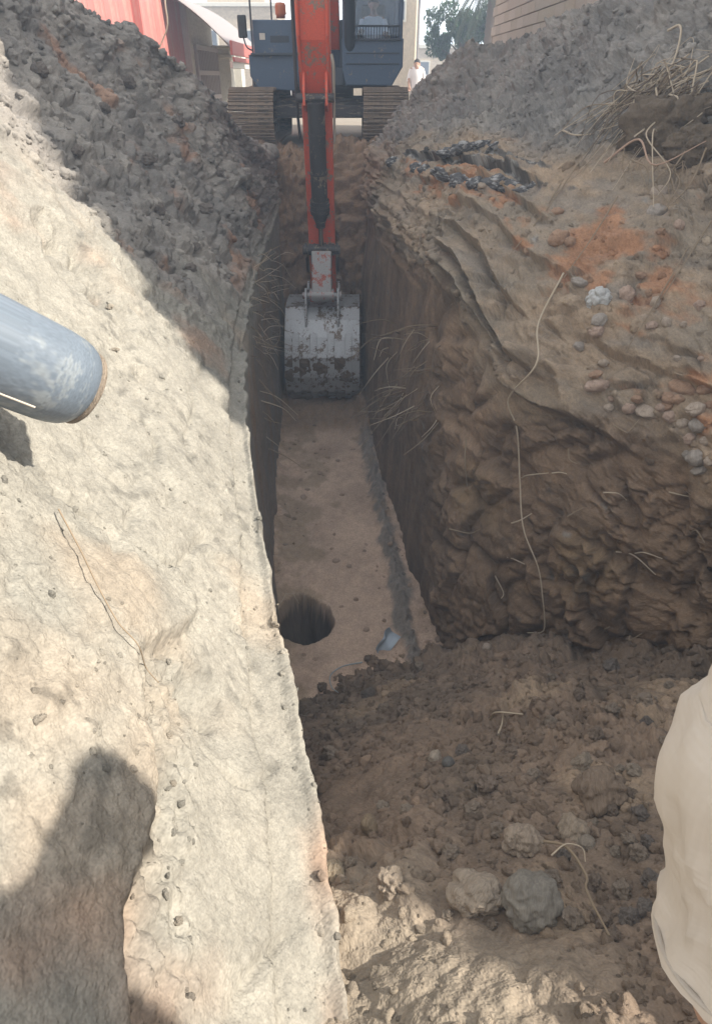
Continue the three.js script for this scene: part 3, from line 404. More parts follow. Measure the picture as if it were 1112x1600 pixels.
// foliage: many small leaves on limbs
function leafGeo(w, h) { const g = new THREE.PlaneGeometry(w, h, 2, 2), p = g.attributes.position; for (let i = 0; i < p.count; i++) { const t = (p.getY(i) / h + 0.5); p.setX(i, p.getX(i) * (1 - 0.75 * Math.abs(2 * t - 0.8))); p.setZ(i, -0.25 * h * t * t); } g.computeVertexNormals(); return g; }
function tree(name, label, x, z, h, r, n, tint, leafSize) {
  const t = thing(name, label, 'tree', [x, STREET, z]); const bark = std(0.12, 0.085, 0.06, 0.95, { bumpMap: grainTex, bumpScale: 0.03 }); const limbs = [], ends = [];
  limbs.push(strand([V(0, 0, 0), V(0.1, h * 0.3, 0.05), V(-0.05, h * 0.62, 0)], 0.05 * h, 0.028 * h, 10, 8));
  for (let i = 0; i < 9; i++) { const a = i * 2.4, y0 = h * rr(0.3, 0.6), q = V(Math.cos(a) * r * rr(0.5, 0.9), h * rr(0.55, 0.98), Math.sin(a) * r * rr(0.5, 0.9)); ends.push(q); limbs.push(strand([V(0, y0, 0), V(q.x * 0.45, lerp(y0, q.y, 0.65), q.z * 0.45), q], 0.018 * h, 0.005 * h, 8, 6)); }
  mesh('trunk', limbs, bark, t);
  const g = leafGeo(leafSize * 0.5, leafSize), im = new THREE.InstancedMesh(g, new THREE.MeshPhysicalMaterial({ color: new THREE.Color(1, 1, 1), roughness: 0.85, transmission: 0.35, thickness: 0, side: THREE.DoubleSide }), n), m4 = new THREE.Matrix4(), q = new THREE.Quaternion(), c = new THREE.Color();
  const clumps = []; for (const e of ends) for (let k = 0; k < 4; k++) clumps.push([e.clone().add(V(rr(-1, 1), rr(-0.7, 0.7), rr(-1, 1)).multiplyScalar(r * 0.42)), r * rr(0.14, 0.34)]);
  for (let i = 0; i < n; i++) { const [o, s] = clumps[Math.floor(rnd() * clumps.length)], d = V(rr(-1, 1), rr(-1, 1), rr(-1, 1)).normalize().multiplyScalar(s * Math.cbrt(rnd())); q.setFromEuler(new THREE.Euler(rr(-1.4, 1.4), rr(0, 6.3), rr(-1, 1))); m4.compose(o.clone().add(d), q, V(1, 1, 1).multiplyScalar(rr(0.7, 1.3))); im.setMatrixAt(i, m4); c.setRGB(tint[0] * rr(0.7, 1.3), tint[1] * rr(0.75, 1.25), tint[2] * rr(0.7, 1.3)); im.setColorAt(i, c); }
  im.name = 'crown'; im.userData.kind = 'stuff'; im.castShadow = im.receiveShadow = true; t.add(im); return t;
}
{ const p = at(712, 104, 27); tree('leafy_tree', 'bushy green tree at the far end of the block wall', p.x + 0.2, p.z, 3.9, 1.3, 11000, [0.055, 0.105, 0.045], 0.15); }
{ const p = at(118, 2, 13); tree('leafy_tree', 'green leafy tree top above the left dirt pile', p.x, p.z, 3.9, 0.9, 3200, [0.06, 0.125, 0.04], 0.13); }
{ // date palm whose fronds hang into the top edge
  const p = at(776, -26, 23), t = thing('palm_tree', 'palm with drooping grey green fronds behind the block wall end', 'palm tree', [p.x - 0.1, STREET, p.z]); const H = p.y - STREET;
  const tr = new THREE.LatheGeometry(Array.from({ length: 40 }, (_, i) => new THREE.Vector2(0.2 + (i % 2) * 0.03 - i * 0.0012, i / 39 * H)), 14); mesh('trunk', tr, std(0.15, 0.11, 0.08, 0.95), t);
  const fm = new THREE.MeshStandardMaterial({ color: new THREE.Color(0.07, 0.085, 0.05), roughness: 0.8, side: THREE.DoubleSide });
  for (let i = 0; i < 26; i++) {
    const a = i * 2.399, L = rr(1.5, 2.0), up = rr(-0.2, 0.75), pts = []; for (let k = 0; k <= 8; k++) { const s = k / 8; pts.push(V(Math.cos(a) * L * s * (1 - 0.15 * s), H + L * (up * s - 0.95 * s * s), Math.sin(a) * L * s * (1 - 0.15 * s))); }
    const cv = new THREE.CatmullRomCurve3(pts), gs = [strand(pts, 0.022, 0.006, 12, 4).toNonIndexed()];
    for (let k = 3; k < 34; k++) for (const sd of [-1, 1]) { const s = k / 35, o = cv.getPointAt(s), d = cv.getTangentAt(s), side = V(-d.z, 0, d.x).normalize().multiplyScalar(sd), tip = o.clone().addScaledVector(side, 0.34 * (1 - 0.4 * s)).addScaledVector(d, 0.22).add(V(0, -0.16, 0)), w = d.clone().multiplyScalar(0.016); const q = new THREE.BufferGeometry(); const A = o.clone().sub(w), B = o.clone().add(w); q.setAttribute('position', new THREE.Float32BufferAttribute([A.x, A.y, A.z, B.x, B.y, B.z, tip.x, tip.y, tip.z], 3)); q.setAttribute('uv', new THREE.Float32BufferAttribute([0, 0, 1, 0, 0.5, 1], 2)); q.computeVertexNormals(); gs.push(q); }
    mesh('frond', gs, fm, t);
  }
}
// ------------------------------------------------------------------ people: one continuous body each, meshed from joined limbs
function bodyMesh(bones, cell, mat, name, parent, k = 0.035) {
  const lo = V(1e9, 1e9, 1e9), hi = V(-1e9, -1e9, -1e9);
  for (const [a, b, r0, r1] of bones) for (const [p, r] of [[a, r0], [b, r1]]) { lo.min(p.clone().addScalar(-r - 0.05)); hi.max(p.clone().addScalar(r + 0.05)); }
  const size = Math.max(hi.x - lo.x, hi.y - lo.y, hi.z - lo.z), n = Math.ceil(size / cell) + 4, half = size / 2 + cell * 2, mid = lo.clone().add(hi).multiplyScalar(0.5);
  const mc = new MarchingCubes(n, new THREE.MeshBasicMaterial(), false, false, 400000); mc.isolation = 0; mc.field.fill(-1);
  const B = bones.map(([a, b, r0, r1]) => { const d = b.clone().sub(a); return { a, d, l: Math.max(1e-9, d.lengthSq()), r0, r1, m: Math.max(r0, r1) + 0.06 }; });
  const bx = B.map((o) => { const e = o.a.clone().add(o.d); return [Math.min(o.a.x, e.x) - o.m, Math.max(o.a.x, e.x) + o.m, Math.min(o.a.y, e.y) - o.m, Math.max(o.a.y, e.y) + o.m, Math.min(o.a.z, e.z) - o.m, Math.max(o.a.z, e.z) + o.m]; });
  for (let z = 0; z < n; z++) for (let y = 0; y < n; y++) for (let x = 0; x < n; x++) {
    const X = mid.x + (x - n / 2) / (n / 2) * half, Y = mid.y + (y - n / 2) / (n / 2) * half, Z = mid.z + (z - n / 2) / (n / 2) * half; let s = 0.2;
    for (let i = 0; i < B.length; i++) { const q = bx[i]; if (X < q[0] || X > q[1] || Y < q[2] || Y > q[3] || Z < q[4] || Z > q[5]) continue; const o = B[i], px = X - o.a.x, py = Y - o.a.y, pz = Z - o.a.z, t = clamp((px * o.d.x + py * o.d.y + pz * o.d.z) / o.l, 0, 1), d = Math.hypot(px - o.d.x * t, py - o.d.y * t, pz - o.d.z * t) - lerp(o.r0, o.r1, t), kk = Math.min(k, o.m * 0.5), h = Math.max(0, kk - Math.abs(s - d)) / kk; s = Math.min(s, d) - h * h * kk * 0.25; }
    mc.field[z * n * n + y * n + x] = -s;
  }
  mc.update(); const c = mc.count, g = new THREE.BufferGeometry(), p = new Float32Array(c * 3);
  for (let i = 0; i < c; i++) { p[i * 3] = mc.positionArray[i * 3] * half + mid.x; p[i * 3 + 1] = mc.positionArray[i * 3 + 1] * half + mid.y; p[i * 3 + 2] = mc.positionArray[i * 3 + 2] * half + mid.z; }
  g.setAttribute('position', new THREE.BufferAttribute(p, 3)); const w = mergeVertices(g, 1e-4); w.computeVertexNormals(); w.setAttribute('uv', new THREE.BufferAttribute(new Float32Array(w.attributes.position.count * 2), 2)); return mesh(name, w, mat, parent);
}
// bones of a hand: wrist w, direction d of the fingers, normal side s towards the thumb
function handBones(w, d, s, curl = 0.5, k = 1) {
  const n = d.clone().cross(s).normalize(), o = [], P = (a, b, c) => w.clone().addScaledVector(d, a * k).addScaledVector(s, b * k).addScaledVector(n, c * k);
  for (const b of [-0.025, 0, 0.025]) o.push([P(0.01, b * 0.7, 0), P(0.075, b, 0), 0.016 * k, 0.0135 * k]);
  [[0.029, 0.072], [0.010, 0.08], [-0.010, 0.075], [-0.029, 0.06]].forEach(([b, L]) => { let p = P(0.078, b, 0), a = curl * 0.5; for (let i = 0; i < 3; i++) { const q = p.clone().addScaledVector(d, Math.cos(a) * L * [0.45, 0.32, 0.23][i] * k).addScaledVector(n, Math.sin(a) * L * [0.45, 0.32, 0.23][i] * k); o.push([p, q, (0.0092 - i * 0.001) * k, (0.0085 - i * 0.001) * k]); p = q; a += curl; } });
  let t = P(0.025, 0.028, 0.004); for (const [a, b, c] of [[0.055, 0.052, 0.012], [0.083, 0.06, 0.024]]) { const q = P(a, b, c); o.push([t, q, 0.0115 * k, 0.009 * k]); t = q; }
  return o;
}
function headBones(c, f, r = 0.1) {                                      // c: middle of the head, f: the way it looks
  const up = V(0, 1, 0), s = f.clone().cross(up).normalize(), P = (a, b, d) => c.clone().addScaledVector(f, a).addScaledVector(up, b).addScaledVector(s, d), o = [];
  o.push([P(-0.02, 0.03, 0), P(0.0, 0.025, 0), r * 0.9, r * 0.88], [P(0.035, -0.03, 0), P(0.045, -0.085, 0), r * 0.62, r * 0.36], [P(0.09, 0.0, 0), P(0.112, -0.032, 0), 0.010, 0.016], [P(0.075, 0.022, -0.03), P(0.075, 0.022, 0.03), 0.014, 0.014], [P(0.088, -0.062, -0.014), P(0.088, -0.062, 0.014), 0.009, 0.009], [P(-0.03, -0.06, 0), P(-0.035, -0.16, 0), 0.052, 0.06]);
  for (const d of [-1, 1]) o.push([P(-0.005, 0.02, d * 0.092), P(-0.015, -0.025, d * 0.088), 0.016, 0.01]);
  return o;
}
function headParts(c, f, parent, mat = M.hair) {
  const up = V(0, 1, 0), s = f.clone().cross(up).normalize();
  bodyMesh([[c.clone().addScaledVector(f, -0.03).add(V(0, 0.04, 0)), c.clone().addScaledVector(f, -0.01).add(V(0, 0.045, 0)), 0.1, 0.099], [c.clone().addScaledVector(f, -0.055), c.clone().addScaledVector(f, -0.05).add(V(0, -0.06, 0)), 0.075, 0.06]], 0.01, mat, 'hair', parent);
  for (const d of [-1, 1]) mesh('eye', new THREE.SphereGeometry(0.011, 10, 8).translate(...c.clone().addScaledVector(f, 0.083).addScaledVector(s, d * 0.032).add(V(0, 0.004, 0)).toArray()), std(0.05, 0.04, 0.04, 0.2), parent);
}
function rings(rows, n, wob = 0) {                                       // cloth: closed rings [y, cx, cz, rx, rz]
  const P = [], U = [], I = [];
  const cols = rows[0].map((_, k) => rows.map((r) => r[k])), S = rows.length * 7, smp = (c, t) => { const i = Math.min(Math.floor(t), rows.length - 2); return cr(c[Math.max(0, i - 1)], c[i], c[i + 1], c[Math.min(rows.length - 1, i + 2)], t - i); };
  for (let i = 0; i <= S; i++) { const t = i / S * (rows.length - 1), [y, cx, cz, rx, rz] = cols.map((c) => smp(c, t));
    for (let j = 0; j <= n; j++) { const a = j / n * 2 * Math.PI, f = 1 + wob * (0.6 * noise(Math.cos(a) * 2.6 + 5, y * 2.2, Math.sin(a) * 2.6) + 0.5 * noise(Math.cos(a) * 6, y * 3 + 4, Math.sin(a) * 6)) * Math.min(1, t * 0.8); P.push(cx + Math.cos(a) * rx * f, y, cz + Math.sin(a) * rz * f); U.push(a * 0.2, y); } }
  for (let i = 0; i < S; i++) for (let j = 0; j < n; j++) { const a = i * (n + 1) + j, b = a + n + 1; I.push(a, a + 1, b, a + 1, b + 1, b); }
  const g = new THREE.BufferGeometry(); g.setAttribute('position', new THREE.Float32BufferAttribute(P, 3)); g.setAttribute('uv', new THREE.Float32BufferAttribute(U, 2)); g.setIndex(I); g.computeVertexNormals(); return g;
}
const clothBump = tex(256, 256, (u, v) => { const k = 128 + 50 * Math.sin(u * 402) + 50 * Math.sin(v * 402) + 20 * ring(u, v, 30, 3); return [k, k, k]; });
const robeMat = new THREE.MeshStandardMaterial({ color: new THREE.Color(0.50, 0.43, 0.36), roughness: 0.9, side: THREE.DoubleSide, bumpMap: clothBump, bumpScale: 0.0006 });
{ // man in a long robe at the right edge, leaning forward with a hand on his knee; the frame cuts off all but his sleeve
  const F = V(0.74, heapY(0.74, 0.25) + 0.06, 0.25), t = thing('person', 'person in a loose cream robe leaning in at the right edge', 'person', F.toArray()), Q = (x, y, z) => V(x, y, z).sub(F);
  const f = V(-0.35, -0.75, -0.7).normalize(), hd = Q(0.60, -0.445, -0.635), sl = Q(0.37, -0.40, -0.31), sr = Q(0.75, -0.5, -0.2), hl = Q(0.62, -0.68, 0.28), hr = Q(0.82, -0.68, 0.28);
  const kl = Q(0.5, -1.19, -0.12), kr = Q(0.8, -1.16, -0.1), al = Q(0.62, F.y + 0.09, 0.2), ar = Q(0.86, F.y + 0.09, 0.24), el = Q(0.345, -0.57, -0.315), wl = Q(0.40, -0.79, -0.295), er = Q(0.93, -0.78, -0.15), wr = Q(0.86, -1.0, -0.14);
  bodyMesh([[hl.clone().lerp(hr, 0.5), sl.clone().lerp(sr, 0.5), 0.14, 0.125], [sl, sr, 0.07, 0.07], [hl, hr, 0.1, 0.1], [sl.clone().lerp(sr, 0.5), hd.clone().add(V(0.01, -0.05, 0.09)), 0.07, 0.055],
    [sl, el, 0.052, 0.042], [el, wl, 0.042, 0.03], [sr, er, 0.052, 0.042], [er, wr, 0.042, 0.03], [hl, kl, 0.09, 0.06], [kl, al, 0.058, 0.038], [al, al.clone().add(V(-0.03, -0.06, -0.2)), 0.042, 0.028], [hr, kr, 0.09, 0.06], [kr, ar, 0.058, 0.038], [ar, ar.clone().add(V(0.03, -0.06, -0.2)), 0.042, 0.028],
    ...handBones(wl, V(0.1, -0.85, -0.1).normalize(), V(0.3, 0.2, -0.9).normalize(), 0.5), ...handBones(wr, V(0, -0.8, 0.3).normalize(), V(-0.3, 0, -0.95).normalize(), 0.5), ...headBones(hd, f)], 0.0125, M.skin, 'body', t, 0.04);
  headParts(hd, f, t);
  const ms = sl.clone().lerp(sr, 0.5), mh = hl.clone().lerp(hr, 0.5);
  const tube = (pts, rad, wob) => { const c = new THREE.CatmullRomCurve3(pts), n = pts.length * 16, g = new THREE.TubeGeometry(c, n, 1, 40), p = g.attributes.position; for (let i = 0; i <= n; i++) { const q = c.getPoint(i / n), u = i / n * (rad.length - 1), k = Math.min(Math.floor(u), rad.length - 2), r = lerp(rad[k], rad[k + 1], smoothstep(u - k, 0, 1)); for (let j = 0; j <= 40; j++) { const m = i * 41 + j, b = c.getPointAt(Math.min(1, i / n)), d = V(p.getX(m) - b.x, p.getY(m) - b.y, p.getZ(m) - b.z), w = r * (1 + wob * (noise(d.x * 1.4 + 3, d.z * 1.4, b.y * 3 + 2) + 0.5 * noise(d.x * 3 + b.y * 5, d.z * 3, b.y * 14) + 0.8 * (0.35 - Math.pow(Math.abs(noise(d.x * 2.4 + 1, d.z * 2.4, b.y * 5)), 0.6)) + 0.9 * (0.5 - Math.abs(noise(d.x * 2.2 + b.y * 14, d.z * 2.2 + b.y * 7, 3))) + 0.35 * (0.5 - Math.abs(noise(d.x * 5 - b.y * 30, d.z * 5, b.y * 22))))); p.setXYZ(m, b.x + d.x * w, b.y + d.y * w, b.z + d.z * w); } } g.computeVertexNormals(); return g; };
    mesh('robe', tube([ms.clone().add(V(0, 0.03, -0.12)), ms, ms.clone().lerp(mh, 0.5), mh.clone().add(V(0, 0, 0.02)), mh.clone().add(V(0.01, -0.25, -0.1)), Q(0.74, F.y + 0.42, 0.1), Q(0.74, F.y + 0.14, 0.2)], [0.09, 0.17, 0.19, 0.21, 0.22, 0.21, 0.22], 0.14), robeMat, t);
  mesh('sleeve', tube([sl.clone().add(V(0.08, 0.02, 0.03)), Q(0.346, -0.345, -0.302), Q(0.351, -0.435, -0.305), Q(0.341, -0.512, -0.305), Q(0.36, -0.592, -0.304), Q(0.383, -0.672, -0.3), Q(0.397, -0.738, -0.297), Q(0.401, -0.782, -0.293)], [0.065, 0.074, 0.068, 0.077, 0.070, 0.068, 0.072, 0.077], 0.17), robeMat, t);
  { const hem = new THREE.TorusGeometry(0.079, 0.0035, 6, 48); hem.rotateX(Math.PI / 2 - 0.15); mesh('hem', hem.translate(...Q(0.401, -0.775, -0.293).toArray()), robeMat, t); }
  mesh('added_headscarf', tube([hd.clone().addScaledVector(f, 0.0).add(V(0, 0.1, -0.06)), hd.clone().add(V(0, 0.02, 0.02)), hd.clone().lerp(ms, 0.45).add(V(0, 0.01, 0)), ms.clone().add(V(0, 0, -0.04)), ms.clone().add(V(0.02, 0, 0.12))], [0.045, 0.125, 0.13, 0.19, 0.17], 0.08), robeMat, t);  // unseen scarf, added to fill out the neck in his cast shadow
  mesh('sleeve', tube([sr.clone().add(V(-0.09, 0.02, 0.03)), sr, sr.clone().lerp(er, 0.6), er, er.clone().lerp(wr, 0.5), wr], [0.08, 0.1, 0.1, 0.1, 0.1, 0.1], 0.12), robeMat, t);
  for (const q of [al, ar]) mesh('sandal', box(0.1, 0.02, 0.27, q.x, 0.0, q.z - 0.07, 0.008), M.rubber, t);
}
{ // walker behind the machine
  const p = at(650, 128, 21), G = STREET + 0.02, t = thing('person', 'person in pale clothes walking on the street beyond the excavator', 'person', [p.x, G, p.z]); const H = 1.60, hd = V(0, H - 0.11, 0), f = V(-0.2, -0.1, 1).normalize();
  bodyMesh([[V(0, 1.36, 0), V(0, 1.0, 0), 0.13, 0.12], [V(-0.14, 1.34, 0), V(0.14, 1.34, 0), 0.075, 0.075], [V(-0.19, 1.32, 0), V(-0.25, 1.06, 0.03), 0.05, 0.042], [V(-0.25, 1.06, 0.03), V(-0.24, 0.84, 0.12), 0.042, 0.03], [V(0.19, 1.32, 0), V(0.26, 1.06, -0.03), 0.05, 0.042], [V(0.26, 1.06, -0.03), V(0.27, 0.82, 0.02), 0.042, 0.03], [V(-0.09, 0.92, 0), V(-0.1, 0.48, 0.08), 0.09, 0.06], [V(-0.1, 0.48, 0.08), V(-0.1, 0.08, 0.02), 0.058, 0.038], [V(-0.1, 0.04, 0), V(-0.11, 0.03, 0.18), 0.04, 0.03], [V(0.09, 0.92, 0), V(0.1, 0.48, -0.05), 0.09, 0.06], [V(0.1, 0.48, -0.05), V(0.1, 0.08, -0.16), 0.058, 0.038], [V(0.1, 0.04, -0.18), V(0.11, 0.03, 0.0), 0.04, 0.03], ...handBones(V(-0.24, 0.84, 0.12), V(0, -0.9, 0.3).normalize(), V(0.9, 0, 0.3).normalize(), 0.5), ...handBones(V(0.27, 0.82, 0.02), V(0, -1, 0.1).normalize(), V(-0.5, 0, 0.8).normalize(), 0.5), ...headBones(hd, f)], 0.016, M.skin, 'body', t, 0.04);
  headParts(hd, f, t);
  const w = std(0.68, 0.64, 0.62, 0.9, { side: THREE.DoubleSide });
  mesh('shirt', rings([[1.42, 0, 0, 0.09, 0.085], [1.38, 0, 0, 0.2, 0.115], [1.2, 0, 0, 0.21, 0.15], [0.95, 0, 0, 0.2, 0.15], [0.78, 0, 0, 0.21, 0.16]], 32, 0.08), w, t);
  for (const s of [-1, 1]) { mesh('sleeve', strand([V(s * 0.17, 1.34, 0), V(s * 0.235, 1.15, 0), V(s * 0.255, 1.0, 0.02 * -s)], 0.075, 0.065, 12, 14), w, t); mesh('trouser_leg', strand([V(s * 0.09, 0.9, 0), V(s * 0.1, 0.48, s < 0 ? 0.08 : -0.05), V(s * 0.1, 0.1, s < 0 ? 0.02 : -0.16)], 0.115, 0.085, 14, 16), std(0.45, 0.4, 0.36, 0.9), t); }
}
// ------------------------------------------------------------------ the excavator, seen from the front; +z is the way it faces
{
  const X = thing('excavator', 'orange red tracked excavator digging at the far end of the trench', 'excavator', [-0.67, -1.10, -14.8]);
  // tracks
  const shoeGeo = mergeGeometries([new RoundedBoxGeometry(0.8, 0.03, 0.182, 1, 0.006), ...[-0.07, 0, 0.07].map((z) => new RoundedBoxGeometry(0.8, 0.03, 0.016, 1, 0.005).translate(0, 0.027, z))]);
  for (const s of [-1, 1]) {
    const t = part('track', X); t.position.x = s * 1.2; const R = 0.43, L = 1.47, per = 4 * L + 2 * Math.PI * R, n = 46;
    for (let i = 0; i < n; i++) {
      let d = (i + 0.3) / n * per, y, z, a; if (d < 2 * L) { z = -L + d; y = 2 * R; a = 0; } else if (d < 2 * L + Math.PI * R) { a = (d - 2 * L) / R; z = L + Math.sin(a) * R; y = R + Math.cos(a) * R; } else if (d < 4 * L + Math.PI * R) { z = L - (d - 2 * L - Math.PI * R); y = 0; a = Math.PI; } else { a = Math.PI + (d - 4 * L - Math.PI * R) / R; z = -L + Math.sin(a) * R; y = R + Math.cos(a) * R; }
      if (a === 0) y -= 0.03 * Math.sin((z + L) / (2 * L) * Math.PI); const m = mesh('track_shoe', shoeGeo, M.shoe, t); m.position.set(rr(-0.004, 0.004), y + 0.04, z); m.rotation.x = a;
    }
    mesh('track_frame', [box(0.4, 0.34, 2.7, 0, 0.47, 0, 0.04), box(0.16, 0.1, 5.6 / 2, 0, 0.68, 0, 0.03)], M.shoe, t);
    for (const z of [-L, L]) mesh(z > 0 ? 'idler' : 'sprocket', moved(new THREE.CylinderGeometry(R - 0.05, R - 0.05, 0.16, 28), 0, R + 0.04, z, 0, 0, Math.PI / 2), M.darkSteel, t);
    for (let i = 0; i < 7; i++) mesh('roller', moved(new THREE.CylinderGeometry(0.09, 0.09, 0.34, 14), 0, 0.15, -1.05 + i * 0.35, 0, 0, Math.PI / 2), M.darkSteel, t);
  }
  mesh('undercarriage', [box(1.7, 0.34, 1.3, 0, 0.6, 0, 0.06), box(1.8, 0.24, 0.4, 0, 0.55, 0.75, 0.05), box(1.8, 0.24, 0.4, 0, 0.55, -0.75, 0.05), moved(new THREE.CylinderGeometry(0.62, 0.62, 0.22, 32), 0, 0.86, 0)], M.darkSteel, X);
  // upper structure
  const front = (pts, d, z0) => { const s = new THREE.Shape(pts.map(([x, y]) => new THREE.Vector2(x, y))), g = new THREE.ExtrudeGeometry(s, { depth: d, bevelEnabled: true, bevelThickness: 0.02, bevelSize: 0.02, bevelSegments: 2 }); return g.translate(0, 0, z0); };
  mesh('platform', box(2.5, 0.16, 3.6, 0, 1.0, -0.75, 0.04), M.bodyTrim, X);
  const tb = mesh('side_body', [front([[-1.25, 1.12], [-1.12, 0.92], [-0.42, 0.9], [-0.36, 1.42], [-1.25, 1.42]], 2.5, -1.4), front([[-1.18, 1.47], [-0.38, 1.47], [-0.38, 1.95], [-1.18, 1.95]], 2.3, -1.45)], M.body, X);
  mesh('step', box(0.84, 0.04, 0.22, -0.8, 1.445, 1.1, 0.01), M.bodyTrim, tb); mesh('sticker', box(0.1, 0.1, 0.008, -1.03, 1.72, 0.875, 0), M.plaster, tb); mesh('vent', box(0.34, 0.1, 0.02, -0.72, 1.68, 0.872, 0.004), M.bodyTrim, tb);
  mesh('handrail', [strand([V(-1.2, 1.42, 1.0), V(-1.2, 1.9, 1.0), V(-1.2, 2.55, 0.9), V(-1.2, 2.6, 0.3)], 0.017, 0.017, 24, 8), strand([V(-0.86, 1.95, 0.7), V(-0.86, 2.6, 0.7)], 0.015, 0.015, 8, 8), strand([V(-0.5, 1.95, 0.4), V(-0.5, 2.7, 0.4)], 0.015, 0.015, 8, 8)], M.bodyTrim, X);
  const mir = mesh('mirror', box(0.16, 0.34, 0.06, -1.36, 1.86, 1.0, 0.03), M.rubber, X); mesh('mirror_arm', strand([V(-1.36, 1.72, 1.0), V(-1.3, 1.55, 1.0), V(-1.2, 1.5, 1.0)], 0.013, 0.013, 10, 8), M.bodyTrim, mir);
  mesh('air_cleaner', new THREE.LatheGeometry([[0, 0], [0.085, 0], [0.085, 0.05], [0.1, 0.06], [0.1, 0.2], [0.08, 0.235], [0, 0.245]].map(([r, y]) => new THREE.Vector2(r, y)), 24).translate(-0.74, 2.03, 0.2), std(0.42, 0.13, 0.05, 0.5), X);
  mesh('hood', box(2.3, 0.85, 1.7, 0, 1.55, -1.7, 0.1), M.body, X); mesh('counterweight', front([[-1.24, 0.95], [1.24, 0.95], [1.24, 1.9], [1.1, 2.05], [-1.1, 2.05], [-1.24, 1.9]], 0.5, -3.0), M.bodyTrim, X);
  mesh('boom_mount', [box(0.09, 0.95, 1.2, -0.16, 1.5, 0.2, 0.02), box(0.09, 0.95, 1.2, 0.42, 1.5, 0.2, 0.02), box(0.66, 0.3, 1.4, 0.12, 1.1, 0.4, 0.03)], M.bodyTrim, X);
  // cab
  const cab = part('cab', X);
  mesh('shell', [front([[0.44, 1.22], [0.5, 0.98], [1.32, 0.98], [1.5, 1.26], [1.5, 1.66], [0.44, 1.66]], 1.72, -0.6), box(0.08, 1.4, 0.08, 0.47, 2.3, 1.1, 0.03), box(0.08, 1.4, 0.08, 1.46, 2.3, 1.1, 0.03), box(0.09, 1.4, 0.09, 0.47, 2.3, -0.55, 0.03), box(0.09, 1.4, 0.09, 1.46, 2.3, -0.55, 0.03), box(0.06, 1.4, 0.07, 1.47, 2.3, 0.3, 0.02), box(1.09, 0.1, 1.8, 0.965, 3.02, 0.27, 0.05), box(1.07, 1.3, 0.05, 0.965, 2.3, -0.58, 0.02)], M.body, cab);
  for (const [y, h] of [[1.30, 0.02], [1.46, 0.02]]) mesh('rib', box(0.96, h, 0.02, 0.97, y, 1.15, 0.006), M.bodyTrim, cab);
  mesh('windshield', box(0.94, 1.22, 0.008, 0.965, 2.34, 1.1, 0), M.glass, cab); mesh('side_window', box(0.008, 1.22, 0.74, 1.47, 2.34, 0.7, 0), M.glass, cab); mesh('side_window', box(0.008, 1.22, 1.5, 0.46, 2.34, 0.3, 0), M.glass, cab);
  const gr = mesh('grille', [box(1.0, 0.035, 0.03, 0.965, 1.66, 1.17, 0.008), box(1.0, 0.03, 0.03, 0.965, 1.86, 1.17, 0.008)], M.bodyTrim, cab); for (let i = 0; i < 20; i++) mesh('bar', box(0.014, 0.19, 0.014, 0.5 + i * 0.049, 1.76, 1.17, 0), M.bodyTrim, gr);
  mesh('seat', [box(0.5, 0.14, 0.5, 1.0, 1.45, 0.0, 0.05), box(0.46, 0.75, 0.14, 1.0, 1.9, -0.3, 0.05), box(0.3, 0.4, 0.3, 1.0, 1.22, 0, 0.02)], M.rubber, cab);
  mesh('lever', [rod(V(0.78, 1.45, 0.35), V(0.76, 1.8, 0.42), 0.012), rod(V(1.22, 1.45, 0.35), V(1.24, 1.8, 0.42), 0.012)], M.rubber, cab); mesh('wiper', strand([V(0.6, 1.9, 1.125), V(0.7, 2.3, 1.13), V(0.78, 2.7, 1.125)], 0.008, 0.006, 10, 6), M.rubber, cab);
  // boom, stick, cylinder, link, bucket
  const BX = 0.13, ext = (pts, w, mat, name, parent = X, x = BX) => { const m = mesh(name, extruded(pts, w), mat, parent); m.position.x = x; return m; };
  const boom = ext([[0.05, 1.55], [0.4, 1.55], [1.3, 2.75], [2.3, 3.65], [3.4, 3.5], [5.0, 2.35], [5.35, 2.35], [5.38, 2.65], [3.6, 4.15], [2.2, 4.35], [1.0, 3.2], [0.0, 1.9]], 0.46, M.red, 'boom');
  for (const x of [-0.3, 0.56]) { const c = mesh('boom_cylinder', rod(V(x, 1.3, 0.9), V(x, 2.5, 1.7), 0.1), M.bodyTrim, X); mesh('rod', rod(V(x, 2.5, 1.7), V(x, 3.5, 2.4), 0.05), M.chrome, c); }
  const H = [4.12, -1.95];
  const stick = ext([[3.99, -1.95], [4.05, -2.06], [4.2, -2.06], [4.27, -1.95], [4.44, -0.9], [4.78, 0.9], [5.1, 1.5], [5.3, 2.4], [5.25, 3.0], [4.95, 3.05], [4.75, 2.4], [4.5, 1.2], [4.15, -0.6]], 0.41, M.red, 'stick');
  const fl = (y0, y1, z0, z1) => [-1, 1].map((s) => rod(V(s * 0.185, y0, z0), V(s * 0.185, y1, z1), 0.026, 0.026, 8)); mesh('flange', [...fl(0.95, 1.55, 4.84, 5.15), ...fl(1.55, 2.4, 5.15, 5.33)], M.red, stick);
  mesh('cylinder_bracket', [-1, 1].map((s) => moved(extruded([[4.6, 1.15], [4.9, 1.2], [5.07, 0.95], [5.07, 0.78], [4.95, 0.72], [4.7, 0.7]], 0.035, 0.006), s * 0.15, 0, 0)), M.red, stick);
  mesh('bracket_pin', rod(V(-0.25, 0.86, 4.98), V(0.25, 0.86, 4.98), 0.055, 0.055, 18), M.darkSteel, stick);
  mesh('stick_hose', [strand([V(-0.25, 2.6, 5.25), V(-0.255, 1.4, 5.0), V(-0.26, 0.6, 4.78), V(-0.245, 0.35, 4.7)], 0.02, 0.02, 26, 8), strand([V(-0.235, 2.6, 5.3), V(-0.24, 1.4, 5.05), V(-0.22, 0.9, 4.95), V(-0.1, 0.8, 4.98)], 0.016, 0.016, 26, 8)], M.rubber, stick);
